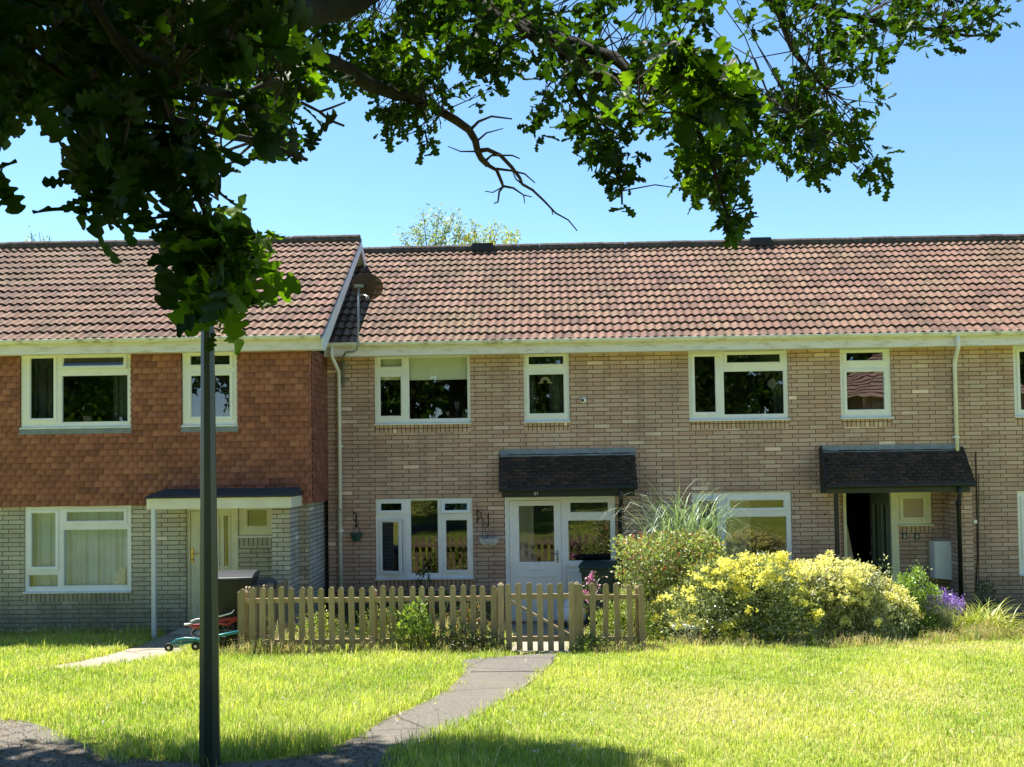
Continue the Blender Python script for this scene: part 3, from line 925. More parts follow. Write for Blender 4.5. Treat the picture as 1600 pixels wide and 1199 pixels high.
def mid_house():
    h = thing('terraced_house', 'buff brick house behind the picket fence with dark porch canopy and white double porch door', 'house')
    MU1, MU2, MG1 = (585, 553, 735, 662), (818, 549, 890, 659), (587, 779, 739, 904)
    dr = (790, 776, 962, 964)
    hd = rcm(dr); hd = (hd[0], hd[1], .06, hd[3])
    m = MB(); m.plate(XA, XB, -.1, ZTOP, YM, YM + .12, [rcm(MU1), rcm(MU2), rcm(MG1), hd]); m.build('wall', M_BRICK, h)
    wn, r, yf = window(h, MU1, YM, [cell(593, 560, 628, 574, 'v'), cell(593, 588, 627, 651, 's'), cell(638, 557, 731, 655)], soldier=M_SOLD, recess=.03)
    b = MB(); xm = FX(634, YM, 600)
    b.box(xm, r[1] - .04, yf + .10, yf + .104, W(680, 591, YM).z, r[3] - .04); b.box(xm, r[1] - .04, yf + .096, yf + .108, W(680, 591, YM).z - .02, W(680, 591, YM).z)
    b.box(r[0] + .05, xm - .05, yf + .10, yf + .104, W(610, 593, YM).z, r[3] - .04)
    b.build('roller_blind', M_BLIND, wn)
    wn, r, yf = window(h, MU2, YM, [cell(825, 556, 881, 570, 'v'), cell(826, 584, 882, 647, 's')], soldier=M_SOLD, recess=.03)
    curtain(wn, r[0] + .06, r[0] + .2, r[2] + .05, r[3] - .04, yf + .2, M_CURTD, 3)
    curtain(wn, r[1] - .36, r[1] - .06, r[2] + .05, r[3] - .04, yf + .2, M_CURTD, 5, seed=4)
    rx, rz = FX(852, YM), W(852, 597, YM).z
    for k, (rad, c) in enumerate(((.085, (.42, .30, .16)), (.067, (.40, .36, .16)), (.049, (.22, .34, .22)))):
        t = MB()
        t.tube([(rx + rad * math.cos(math.pi * i / 12), yf + .02, rz + rad * math.sin(math.pi * i / 12)) for i in range(13)], .008, 6)
        if k == 0:
            for s in (-1, 1):
                t.sphere((rx + s * .07, yf + .022, rz - .008), .03, 8, (1.2, .2, .5)); t.sphere((rx + s * .105, yf + .022, rz - .012), .022, 8, (1.2, .2, .5))
        t.build('rainbow_sticker', plain('rainbow_band_%d' % k, c, .7, .05), wn)
    wn, r, yf = window(h, MG1, YM, [cell(594, 786, 628, 799, 'v', 5), cell(596, 815, 626, 893, 's', 16), cell(641, 781, 685, 897), cell(694, 786, 731, 799, 'v', 17), cell(696, 812, 731, 892, 's')], soldier=M_SOLD, recess=.02)
    bl = MB()
    for k in range(30):
        z = r[3] - .38 - k * .035
        if z > r[2] + .06: bl.box(r[0] + .09, FX(632, YM), yf + .1, yf + .125, z, z + .004)
    bl.build('venetian_blind', plain('navy_slat', (.03, .04, .08), .5, .1), wn)
    vb = MB(); 
    # porch frame
    x0, x1, z0, z1 = hd
    y = YM - .03
    xm = FX(880, YM, 850)
    def gl(a, b, c, d): return (FX(a, YM, (b + d) / 2), FX(c, YM, (b + d) / 2), W((a + c) / 2, d, YM).z, W((a + c) / 2, b, YM).z)
    gdoor = gl(810, 789, 867, 879); gtop = gl(890, 784, 951, 801); gbig = gl(887, 812, 955, 877)
    doorr = (x0 + .075, xm - .03, z0 + .03, z1 - .06)
    f = MB(); f.plate(x0, x1, z0, z1, y, y + .07, [(doorr[0] - .0, doorr[1], doorr[2], doorr[3]), gbig, gtop, (xm + .04, x1 - .09, z0 + .1, gbig[2] - .09)])
    pf = f.build('porch_frame', M_UPVC, h, bevel=.004)
    f = MB(); f.plate(doorr[0] + .004, doorr[1] - .004, doorr[2], doorr[3] - .004, y - .018, y + .05, [gdoor])
    d = f.build('porch_door', M_UPVC, h, bevel=.004)
    def pane(g, par, yy, bead=True):
        p = MB(); p.add([(g[0] - .004, yy, g[2] - .004), (g[1] + .004, yy, g[2] - .004), (g[1] + .004, yy, g[3] + .004), (g[0] - .004, yy, g[3] + .004)], [(0, 1, 2, 3)]); p.build('pane', M_GLASS, par)
        if bead:
            p = MB(); p.plate(g[0] - .001, g[1] + .001, g[2] - .001, g[3] + .001, yy - .022, yy - .004, [(g[0] + .014, g[1] - .014, g[2] + .014, g[3] - .014)]); p.build('glazing_bead', M_UPVC, par)
    pane(gdoor, d, y + .02); pane(gbig, pf, y + .03); pane(gtop, pf, y + .03)
    vt = MB(); vt.plate(gtop[0] - .055, gtop[1] + .055, gtop[2] - .055, gtop[3] + .055, y - .016, y - .001, [gtop]); vt.build('vent_sash', M_UPVC, pf, bevel=.003)
    # raised panels on the door and side panel
    def panel(par, a, b, c, e, yy):
        p = MB(); p.box(a, b, yy + .006, yy + .03, c, e)
        p.plate(a, b, c, e, yy - .012, yy + .006, [(a + .022, b - .022, c + .022, e - .022)])
        p.hexa([(a + .05, yy - .004, c + .05), (b - .05, yy - .004, c + .05), (b - .05, yy + .006, c + .05), (a + .05, yy + .006, c + .05),
                (a + .05, yy - .004, e - .05), (b - .05, yy - .004, e - .05), (b - .05, yy + .006, e - .05), (a + .05, yy + .006, e - .05)])
        p.build('door_panel', M_UPVC, par, bevel=.004)
    dw = doorr[1] - doorr[0]; zl = gdoor[2] - .14
    mid = (doorr[0] + doorr[1]) / 2
    panel(d, doorr[0] + .13, mid - .03, z0 + .14, zl - .09, y - .018)
    panel(d, mid + .03, doorr[1] - .13, z0 + .14, zl - .09, y - .018)
    p = MB(); p.box(mid - .15, mid + .15, y - .03, y - .017, zl + .0, zl + .07); p.build('letter_plate', M_UPVC, d, bevel=.006)
    panel(pf, xm + .09, x1 - .14, z0 + .16, gbig[2] - .16, y + .02)
    p = MB(); p.box(xm + .04, x1 - .09, y + .03, y + .06, z0 + .1, gbig[2] - .09); p.build('lower_panel', M_UPVC, pf)
    for z in (W(800, 802, YM).z, W(800, 876, YM).z, z0 + .35):
        p = MB(); p.box(doorr[0] - .035, doorr[0] + .05, y - .034, y - .016, z - .05, z + .05); p.tube([(doorr[0], y - .04, z - .055), (doorr[0], y - .04, z + .055)], .012, 8); p.build('hinge', M_UPVC, d)
    hx, hz = FX(871, YM, 868), W(871, 869, YM).z
    p = MB(); p.box(hx - .016, hx + .016, y - .03, y - .017, hz - .11, hz + .11); p.tube([(hx, y - .03, hz + .04), (hx, y - .07, hz + .04), (hx - .11, y - .07, hz + .04)], .01, 8)
    p.build('door_handle', M_METAL, d)
    p = MB(); p.sphere((hx, y - .034, hz - .05), .014, 8, (1, .4, 1)); p.build('keyhole', M_BLACKI, d)
    # inner porch: back wall of the lobby with the inner door edge
    p = MB(); p.box(x0 + .42, x0 + .5, y + .9, y + 1.0, z0, z1); p.box(x0 + .06, x0 + .42, y + 1.0, y + 1.03, z0, z1); p.build('lobby_wall', M_BLIND, h)
    # canopy
    yb = YM - .42
    c, yb = canopy(h, FX(782, YM, 705), FX(992, YM, 702), FX(779, yb, 765), FX(997, yb, 762), W(887, 706, YM).z, W(887, 763, yb).z, .42)
    f = MB(); fa0, fa1 = FX(784, yb, 770), FX(992, yb, 770)
    zf0, zf1 = W(887, 776.5, yb).z, W(887, 763, yb).z
    f.box(fa0, fa1, yb + .03, yb + .06, zf0, zf1); f.box(fa0, fa0 + .03, yb + .06, YM - .002, zf0, zf1); f.box(fa1 - .03, fa1, yb + .06, YM - .002, zf0, zf1)
    f.build('canopy_fascia', M_BLACKI, c)
    f = MB(); f.tube([(fa0 - .05, yb - .01, zf1 - .015), (fa1 + .05, yb - .01, zf1 - .005)], .036, 10); f.build('canopy_gutter', M_BLACKP, c)
    cur = bpy.data.curves.new('house_number', 'FONT'); cur.body = '81'; cur.size = .085; cur.extrude = .003; cur.align_x = 'CENTER'
    t = bpy.data.objects.new('house_number', cur); COL.objects.link(t)
    dg = bpy.context.evaluated_depsgraph_get(); me = bpy.data.meshes.new_from_object(t.evaluated_get(dg)); bpy.data.objects.remove(t)
    me.transform(Matrix.Translation((FX(838, yb, 771), yb + .026, W(838, 774, yb).z)) @ Matrix.Rotation(R(90), 4, 'X'))
    link_mesh('house_number', me, plain('white_numeral', (.62, .64, .62), .5, .05), c)
    dp = MB(); xx = FX(968, yb, 850)
    xx = FX(969, YM, 850)
    dp.tube([(xx - .01, yb, zf1 - .03), (xx - .01, yb, zf0 - .03), (xx, yb + .1, zf0 - .12), (xx, YM - .05, zf0 - .2), (xx, YM - .05, .05)], .036, 10)
    dp.lathe([(.037, -.03), (.048, -.03), (.048, .03), (.037, .03)], (xx, YM - .05, zf0 - .3), 12)
    dp.build('canopy_downpipe', M_BLACKP, h, smooth=True)
    # wall light right of the door
    p = MB(); lx, lz = FX(963.5, YM, 793) + .02, W(965, 790, YM).z; p.box(lx - .015, lx + .035, YM - .05, YM - .001, lz - .03, lz + .01); p.build('door_bell', M_BRASS, h)
    rooms(h, XA + .1, XB - .1, YM, [(.0, 2.42), (2.62, ZTOP)])
    eaves(h, FX(506, YM - .3, 540), XB, YM, [XA + .55 + k * .88 for k in range(6)])
    roof(h, XVERGE - .9, XB, YM, seed=41, vent=(FX(740, YM + RUN, 392), FX(772, YM + RUN, 392)))
    # white flue cap with dark mouth on the wall
    p = MB(); fx, fz = FX(911, YM), W(911, 626, YM).z
    p.lathe([(.0, -.012), (.045, -.01), (.05, .0), (.05, .05), (.03, .056), (.028, .03)], (fx, YM - .05, fz), 14, 'Y')
    fl = p.build('flue_cap', M_UPVC, h, smooth=True)
    p = MB(); p.sphere((fx - .016, YM - .066, fz), .026, 8, (1, .5, 1)); p.build('flue_mouth', M_BLACKI, fl)
    gx = FX(519, YM - .3, 545)
    downpipe(h, gx, YM, ZE - .06, 0.02)
    return h
MH = mid_house()

def right_house():
    h = thing('terraced_house', 'buff brick house behind the yellow flowering shrub with its front door standing open', 'house')
    RU1, RU2, RG1 = (1076, 541, 1232, 656), (1313, 538, 1393, 653), (1082, 769, 1238, 893)
    x0r, x1r = FX(1313, YM, 850), FX(1487, YM, 850)
    zt = W(1400, 768, YM).z + .1
    m = MB(); m.plate(XB, XC, -.1, ZTOP, YM, YM + .12, [rcm(RU1), rcm(RU2), rcm(RG1), (x0r, x1r, -.05, zt)]); m.build('wall', M_BRICK, h)
    wn, r, yf = window(h, RU1, YM, [cell(1085, 556, 1119, 645, 's'), cell(1135, 553, 1220, 567, 'v'), cell(1131, 579, 1226, 648)], soldier=M_SOLD, recess=.03)
    trickle(wn, r[0] + .12, r[0] + .5, r[3] - .03, yf); trickle(wn, r[0] + .9, r[0] + 1.25, r[3] - .03, yf)
    curtain(wn, r[1] - .2, r[1] - .06, r[2] + .05, r[3] - .04, yf + .25, M_CURTD, 3, seed=6)
    wn, r, yf = window(h, RU2, YM, [cell(1322, 550, 1381, 564, 'v'), cell(1323, 580, 1383, 641, 's')], soldier=M_SOLD, recess=.03)
    trickle(wn, r[0] + .25, r[0] + .6, r[3] - .03, yf)
    wn, r, yf = window(h, RG1, YM, [cell(1092, 782, 1122, 882, 's', 14), cell(1140, 781, 1226, 795, 'v'), cell(1134, 807, 1231, 882)], soldier=M_SOLD, recess=.03)
    trickle(wn, r[0] + .9, r[0] + 1.25, r[3] - .03, yf)
    b = MB(); b.box(FX(1128, YM), FX(1192, YM), yf + 1.2, yf + 1.25, .2, 2.3); b.build('room_screen', M_BLIND, wn)
    # recess of the porch
    yb = YM + .27
    pw = MB()
    dx0, dx1 = FX(1318, yb, 850), FX(1404, yb, 850)
    wr = (1399, 768, 1454, 819)
    wz0 = W(1426, 819, yb).z; wz1 = W(1426, 766, yb).z; wx0, wx1 = FX(1402, yb, 790), FX(1454, yb, 790)
    pw.plate(x0r, x1r, -.05, zt, yb, yb + .1, [(dx0, dx1, .02, zt - .07), (wx0, wx1, wz0, wz1)])
    pw.box(x0r - .002, x0r + .1 - .1 + .001, YM + .121, yb, -.05, zt)
    pw.box(x1r - .001, x1r + .002, YM + .121, yb, -.05, zt)
    pw.build('porch_wall', M_BRICK, h)
    sf = MB(); sf.box(x0r + .001, x1r - .001, YM - .38, yb - .001, zt - .012, zt - .002); sf.build('porch_soffit', M_CREAM, h)
    ztd = zt - .08
    fr = MB(); fr.plate(dx0, dx1, .03, ztd, yb - .03, yb + .06, [(dx0 + .055, dx1 - .13, .06, ztd - .05)]); df = fr.build('door_frame', M_CREAM, h, bevel=.004)
    # open door, hinged on the right, swung inwards
    ww = (dx1 - .13) - (dx0 + .055); hh = ztd - .05 - .07
    M_DR = M_DOORG
    d = MB(); g1 = (.14, .30, hh * .42, hh * .90); g2 = (ww - .30, ww - .14, hh * .42, hh * .90)
    d.plate(0, ww, 0, hh, 0, .045, [g1, g2])
    d.plate(.12, ww / 2 - .04, .15, hh * .30, -.008, 0, [(.15, ww / 2 - .07, .18, hh * .30 - .03)]); d.plate(ww / 2 + .04, ww - .12, .15, hh * .30, -.008, 0, [(ww / 2 + .07, ww - .15, .18, hh * .30 - .03)])
    for g in (g1, g2): d.plate(g[0] - .025, g[1] + .025, g[2] - .025, g[3] + .025, -.012, 0, [g])
    piv = Vector((dx1 - .135, yb + .02, .065))
    T = Matrix.Translation(piv) @ Matrix.Rotation(-R(84), 4, 'Z') @ Matrix.Translation((-ww, 0, 0))
    do = d.build('front_door', M_DR, h, bevel=.003)
    lp = MB(); lp.box(ww * .5 - .13, ww * .5 + .13, -.012, 0, hh * .345, hh * .345 + .06); l1 = lp.build('letter_plate', M_BLACKI, do)
    lp = MB(); lp.box(ww * .5 + .05, ww * .5 + .10, -.02, -.012, hh * .345 - .02, hh * .345 + .09); l2 = lp.build('letter_flap', M_BRASS, do)
    lp = MB(); lp.sphere((.05, -.03, hh * .47), .03, 10); lp.sphere((.05, -.02, hh * .55), .018, 8); lp.box(.035, .065, -.01, 0, hh * .40, hh * .52); l3 = lp.build('door_knob', M_METAL, do)
    gp = MB()
    for g in (g1, g2): gp.add([(g[0], .02, g[2]), (g[1], .02, g[2]), (g[1], .02, g[3]), (g[0], .02, g[3])], [(0, 1, 2, 3)])
    l4 = gp.build('pane', M_GLASS, do)
    for ob in (do, l1, l2, l3, l4): ob.data.transform(T)
    hg = MB()
    for z in (.3, 1.0, 1.75): hg.tube([(dx1 - .132, yb + .01, z - .05), (dx1 - .132, yb + .01, z + .05)], .014, 8)
    hg.build('hinge', M_METAL, df)
    # hallway things seen through the door: stairs with sloping boards, newel and a coat
    st = MB()
    st.hexa([(dx0 + .14, yb + .7, .05), (dx0 + .56, yb + .7, .05), (dx0 + .56, yb + .8, .05), (dx0 + .14, yb + .8, .05), (dx0 + .06, yb + .7, 2.15), (dx0 + .2, yb + .7, 2.15), (dx0 + .2, yb + .8, 2.15), (dx0 + .06, yb + .8, 2.15)])
    st.build('stair_panel', plain('hall_board', (.62, .55, .38), .6, .3, 2), h)
    st = MB(); st.box(dx0 + .09, dx0 + .14, yb + .45, yb + .5, .05, 1.2); st.sphere((dx0 + .115, yb + .475, 1.24), .05, 10); st.box(dx0 + .05, dx0 + .14, yb + .55, yb + .57, 1.25, 2.15)
    st.build('newel_post', plain('hall_white', (.8, .78, .72), .5, .15, 3), h)
    # small window
    fw = MB(); gz0, gz1, gx0, gx1 = W(1426, 808, yb).z, W(1426, 779, yb).z, FX(1410, yb, 790), FX(1441, yb, 790)
    fw.plate(wx0 + .001, wx1 - .001, wz0, wz1, yb - .025, yb + .05, [(gx0 - .05, gx1 + .05, gz0 - .05, gz1 + .05)])
    w2 = fw.build('window', M_CREAM, h, bevel=.003)
    fw = MB(); fw.plate(gx0 - .06, gx1 + .06, gz0 - .06, gz1 + .06, yb - .045, yb + .0, [(gx0, gx1, gz0, gz1)]); fw.build('sash', M_CREAM, w2, bevel=.003)
    fw = MB(); fw.add([(gx0, yb - .02, gz0), (gx1, yb - .02, gz0), (gx1, yb - .02, gz1), (gx0, yb - .02, gz1)], [(0, 1, 2, 3)]); fw.build('pane', plain('obscured_glass', (.36, .26, .19), .35, .12, 30, .6), w2)
    fw = MB(); fw.box(wx0 - .01, wx1 + .03, yb - .07, yb - .001, wz0 - .035, wz0 - .002); fw.build('sill', M_CREAM, w2, bevel=.004)
    fw = MB(); fw.box(wx0 + .02, wx1, yb - .005, yb - .0005, wz0 - .17, wz0 - .037); fw.build('brick_sill_course', M_SOLD, w2)
    # pier in front of the wall at the right of the porch
    yp = YM - .33
    p0, p1 = FX(1499, yp, 850), FX(1521, yp, 850)
    pm = MB(); pm.box(p0, p1, yp, YM - .002, -.05, W(1510, 768, yp).z + .03); pm.build('porch_pier', M_BRICK, h)
    # canopy
    yo = YM - .46
    c, ybb = canopy(h, FX(1281, YM, 700), FX(1497, YM, 697), FX(1292, yo, 760), FX(1524, yo, 752), W(1389, 700, YM).z, W(1409, 756, yo).z, .46)
    zf1, zf0 = W(1409, 757, yo).z, W(1409, 770, yo).z
    fa0, fa1 = FX(1294, yo, 760), FX(1518, yo, 760)
    f = MB(); f.box(fa0, fa1, yo + .05, yo + .08, zf0, zf1); f.box(fa0, fa0 + .03, yo + .08, YM - .002, zf0, zf1); f.box(fa1 - .03, fa1, yo + .08, YM - .002, zf0, zf1)
    f.build('canopy_fascia', plain('dark_green_board', (.030, .038, .032), .5, .2), c)
    f = MB(); f.tube([(fa0 - .03, yo + .0, zf1 - .02), (fa1 + .06, yo + .0, zf1 - .012)], .04, 10); f.build('canopy_gutter', M_BLACKP, c)
    # cut the canopy ends: left verge board
    f = MB(); f.bar((FX(1281, YM, 700) + .0, YM - .03, W(1281, 701, YM).z), (FX(1291, yo, 760), yo + .0, zf1 + .02), .03, .16); f.build('verge_board', M_BLACKI, c)
    dp = MB(); xx = FX(1503, yo, 850)
    dp.tube([(xx, yo + .02, zf1 - .03), (xx, yo + .02, zf0 - .06), (xx, yp - .045, zf0 - .16), (xx, yp - .045, .02)], .038, 10)
    dp.lathe([(.039, -.03), (.052, -.03), (.052, .03), (.039, .03)], (xx, yp - .045, zf0 - .2), 12)
    dp.build('canopy_downpipe', M_BLACKP, h, smooth=True)
    dp = MB(); xx = FX(1309, yp, 850); dp.box(xx - .032, xx + .032, yp, yp + .06, .0, zf0); dp.build('porch_post', M_BLACKI, h)
    # plaques and meter box
    for px, py in ((1413, 838), (1432, 838)):
        c0, cz = FX(px, yb, py), W(px, py, yb).z
        pq = MB(); pq.box(c0 - .045, c0 + .045, yb - .022, yb - .001, cz - .055, cz + .055); po = pq.build('number_plaque', M_BLACKP, h, bevel=.012)
        cur = bpy.data.curves.new('numeral', 'FONT'); cur.body = '8'; cur.size = .105; cur.extrude = .002; cur.align_x = 'CENTER'
        t = bpy.data.objects.new('numeral', cur); COL.objects.link(t)
        dg = bpy.context.evaluated_depsgraph_get(); me = bpy.data.meshes.new_from_object(t.evaluated_get(dg)); bpy.data.objects.remove(t)
        me.transform(Matrix.Translation((c0, yb - .024, cz - .037)) @ Matrix.Rotation(R(90), 4, 'X'))
        link_mesh('numeral', me, plain('white_enamel', (.6, .62, .66), .5, .05), po)
    bx0, bx1 = FX(1460, yb - .2, 880), FX(1486, yb - .2, 880); bz0, bz1 = W(1472, 904, yb - .2).z, W(1472, 846, yb - .2).z
    bx = MB(); bx.box(bx0, bx1, yb - .19, yb - .001, bz0, bz1); bo = bx.build('meter_box', M_WHITEB, h, bevel=.006)
    bx = MB(); bx.hexa([(bx0 + .004, yb - .215, bz0), (bx1 + .01, yb - .27, bz0 - .02), (bx1 + .01, yb - .25, bz0 - .02), (bx0 + .004, yb - .195, bz0),
                        (bx0 + .004, yb - .215, bz1), (bx1 + .01, yb - .27, bz1), (bx1 + .01, yb - .25, bz1), (bx0 + .004, yb - .195, bz1)])
    bd = bx.build('meter_box_door', M_WHITEB, bo, bevel=.004)
    for z in (bz0 + .05, bz1 - .05):
        q = MB(); q.sphere((bx1 - .02, yb - .272, z), .014, 8); q.build('door_latch', M_METAL, bo)
    # wall hooks and a screw hole
    q = MB(); q.sphere((FX(1289, YM, 804), YM - .002, W(1289, 804, YM).z), .018, 8, (1, .4, 1)); q.build('pipe_hole', M_BLACKI, h)
    rooms(h, XB + .1, XC - .1, YM, [(.0, 2.42), (2.62, ZTOP)], 4.4)
    eaves(h, XB, XC, YM, [XB + .5 + k * .88 for k in range(6)])
    roof(h, XB, XC, YM, seed=61, vent=(FX(1164, YM + RUN, 386), FX(1196, YM + RUN, 386)))
    downpipe(h, FX(1497, YM - .36, 540), YM, ZE - .06, W(1500, 705, YM).z)
    return h
RH = right_house()

def far_house():
    h = thing('terraced_house', 'buff brick house cut off by the right edge, with two white window edges', 'house')
    FU, FG = (1584, 535, 1745, 650), (1591, 766, 1750, 897)
    m = MB(); m.plate(XC, XD, -.1, ZTOP, YM, YM + .12, [rcm(FU), rcm(FG)]); m.build('wall', M_BRICK, h)
    wn, r, yf = window(h, FU, YM, [cell(1594, 548, 1634, 641, 's'), cell(1650, 546, 1735, 560, 'v'), cell(1646, 574, 1738, 642)], soldier=M_SOLD, recess=.03)
    wn, r, yf = window(h, FG, YM, [cell(1601, 779, 1640, 870, 's'), cell(1654, 777, 1738, 792, 'v'), cell(1650, 804, 1742, 886)], soldier=M_SOLD, recess=.03)
    curtain(wn, r[0] + .05, r[1] - .05, r[2] + .03, r[3] - .04, yf + .25, M_CURT, 14, .03, seed=9)
    rooms(h, XC + .1, XD - .1, YM, [(.0, 2.42), (2.62, ZTOP)])
    eaves(h, XC, XD, YM, [XC + .4 + k * .88 for k in range(6)])
    roof(h, XC, XD, YM, seed=81)
    bx = MB(); c0, cz = FX(1523, YM, 815), W(1523, 815, YM).z; bx.box(c0 - .03, c0 + .03, YM - .03, YM - .001, cz - .03, cz + .03); bx.build('junction_box', M_UPVC, h, bevel=.004)
    cb = MB(); cb.tube([W(1524, 706, YM) + Vector((0, -.015, 0)), W(1526, 790, YM) + Vector((0, -.015, 0)), W(1527, 870, YM) + Vector((0, -.015, 0)), W(1524, 925, YM) + Vector((0, -.015, 0))], .010, 6)
    cb.tube([W(1529, 740, YM) + Vector((0, -.01, 0)), W(1529, 925, YM) + Vector((0, -.01, 0))], .006, 5)
    cb.build('wall_cable', M_BLACKI, h)
    return h
far_house()

# ------------------------------------------------------------------ satellite dish, wall fittings
def dish():
    y = YM - OVH - .22
    t = thing('satellite_dish', 'round brown mesh satellite dish on a bent pole above the gutter', 'satellite dish', (0, 0, 0))
    m = NM('dish_mesh'); a = m.n('ShaderNodeBsdfTransparent'); d = m.pbr((.065, .043, .032), .8, .1)
    mx = m.n('ShaderNodeMixShader'); mx.inputs[0].default_value = .95; m.l(a.outputs[0], mx.inputs[1]); m.l(d, mx.inputs[2]); m.surf(mx.outputs[0])
    c = W(574, 448, y + .12)
    b = MB(); prof = [(.0, -.07), (.1, -.062), (.2, -.036), (.265, -.008), (.285, .003), (.292, .003), (.285, .008)]
    b.lathe([(r * 1.0, h) for r, h in prof], (0, 0, 0), 28)
    T = Matrix.Translation(c) @ Matrix.Rotation(R(-12), 4, 'Z') @ Matrix.Rotation(R(-66), 4, 'X')
    b.v = [tuple(T @ Vector((v[0], v[1] * .82, v[2]))) for v in b.v]
    b.build('reflector', m.m, t, smooth=True)
    p = MB()
    pts = [W(561, 446, y), W(560, 500, y), W(559, 540, y), W(557, 547, y), W(551, 550, y), W(540, 551, y), W(537, 556, y + .08), W(536.5, 562, YM - .07), W(537, 606, YM - .07)]
    p.tube(pts, .018, 8); p.build('pole', M_METAL, t, smooth=True)
    p = MB(); p.bar(W(554, 447, y), W(568, 447, y), .05, .05); p.build('clamp', M_METAL, t); p = MB(); p.tube([W(562, 462, y), W(568, 460, y - .06), W(574, 464, y - .16)], .012, 6)
    p.sphere(W(574, 465, y - .18), .035, 8); p.build('receiver_arm', M_METAL, t)
    for py in (571, 593):
        p = MB(); q = W(537, py, YM - .02); p.box(q.x - .02, q.x + .02, YM - .06, YM - .002, q.z - .07, q.z + .07)
        for sx in (-1, 1): p.box(q.x + sx * .06 - .045, q.x + sx * .06 + .045, YM - .02, YM - .002, q.z - .02, q.z + .02); p.sphere((q.x + sx * .09, YM - .02, q.z), .02, 6)
        p.build('wall_bracket', M_METAL, t)
dish()

def wall_pot():
    t = thing('wall_planter', 'small dark green plant pot hanging on the brick wall beside the white downpipe', 'planter')
    c = W(557, 840, YM - .1)
    b = MB(); b.lathe([(.035, -.07), (.07, -.055), (.10, .03), (.112, .055), (.112, .07), (.10, .07), (.09, .03), (.0, -.03)], c, 16)
    b.build('pot', plain('green_pot', (.03, .085, .07), .5, .15), t, smooth=False)
    b = MB()
    for a in (-.09, .09): b.tube([c + Vector((a, 0, .065)), c + Vector((a * .4, .05, .16)), Vector((c.x, YM - .02, c.z + .22))], .0035, 5)
    b.build('hanger', M_BLACKI, t)
    t2 = thing('iron_bracket', 'black iron wall bracket shaped like a hook above the green plant pot', 'bracket')
    b = MB(); p = W(557, 812, YM)
    b.tube([(p.x, YM - .01, p.z - .13), (p.x + .005, YM - .015, p.z), (p.x, YM - .02, p.z + .1), (p.x - .02, YM - .05, p.z + .13), (p.x - .045, YM - .07, p.z + .11), (p.x - .05, YM - .07, p.z + .085)], .012, 6)
    b.tube([(p.x, YM - .01, p.z - .03), (p.x - .025, YM - .04, p.z - .015), (p.x - .03, YM - .05, p.z + .01)], .007, 6)
    b.box(p.x - .02, p.x + .02, YM - .01, YM - .001, p.z - .14, p.z - .1)
    b.build('hook', M_BLACKI, t2)
wall_pot()

def hang_basket():
    t = thing('hanging_basket', 'white wire hanging basket on chains between the ground floor window and the porch door', 'hanging basket')
    c = W(764, 846, YM - .17)
    b = MB()
    for i in range(18):
        a = 2 * math.pi * i / 18
        b.tube([c + Vector((.165 * math.cos(a) * k, .165 * math.sin(a) * k, z)) for k, z in ((1, .05), (.92, -.01), (.65, -.055), (.2, -.075))], .0045, 5)
    for k, z in ((1, .05), (.97, .02), (.88, -.02)):
        b.tube([c + Vector((.165 * k * math.cos(2 * math.pi * i / 24), .165 * k * math.sin(2 * math.pi * i / 24), z)) for i in range(25)], .006, 5, False)
    b.build('basket', M_UPVC, t)
    rg = np.random.default_rng(2)
    b = MB()
    for i in range(70):
        a, r = rg.uniform(0, 6.28), .15 * rg.uniform(0, 1) ** .5
        b.sphere(c + Vector((r * math.cos(a), r * math.sin(a), .02 + rg.uniform(0, .05))), rg.uniform(.012, .03), 5, (1, 1, .6))
    b.build('pebble_filling', plain('grey_filling', (.34, .36, .34), .8, .5, 30), t)
    top = W(752, 806, YM - .17)
    b = MB()
    for a in (.4, 2.5, 4.6): b.tube([c + Vector((.16 * math.cos(a), .16 * math.sin(a), .05)), c.lerp(top, .5) + Vector((.05 * math.cos(a), .05 * math.sin(a), 0)), top], .0045, 5)
    b.build('chain', M_BLACKI, t)
    t2 = thing('iron_bracket', 'black iron basket bracket on the wall above the white hanging basket', 'bracket')
    b = MB()
    p = W(746, 800, YM)
    b.tube([(p.x, YM - .012, p.z - .2), (p.x, YM - .012, p.z + .06)], .009, 6)
    b.tube([(p.x, YM - .02, p.z + .04), (top.x, YM - .16, top.z + .03), (top.x + .02, YM - .2, top.z + .06)], .009, 6)
    b.tube([(p.x, YM - .02, p.z - .15), (p.x + .04, YM - .07, p.z - .1), (top.x - .01, YM - .11, top.z + .0)], .008, 6)
    p = W(763, 812, YM)
    b.tube([(p.x, YM - .012, p.z - .12), (p.x + .004, YM - .012, p.z + .12)], .010, 6)
    b.build('hook', M_BLACKI, t2)
hang_basket()

def hoop():
    b = MB(); c = W(529, 813, YM)
    b.tube([(c.x + .13 * math.cos(a) * (1 + .1 * math.sin(3 * a)), YM - .10 - .01 * math.sin(5 * a), c.z + .17 * math.sin(a) + .05) for a in np.linspace(-.6, 3.9, 26)], .007, 6)
    b.tube([(c.x + .11 * math.cos(a), YM - .105, c.z + .15 * math.sin(a) + .04) for a in np.linspace(.2, 4.4, 22)], .005, 6)
    o = b.build('cable_coil', plain('pinkish_cable', (.36, .24, .20), .6, .1))
    tag(o, 'thin pinkish cable coiled on the brick wall around the white downpipe', 'cable')
hoop()

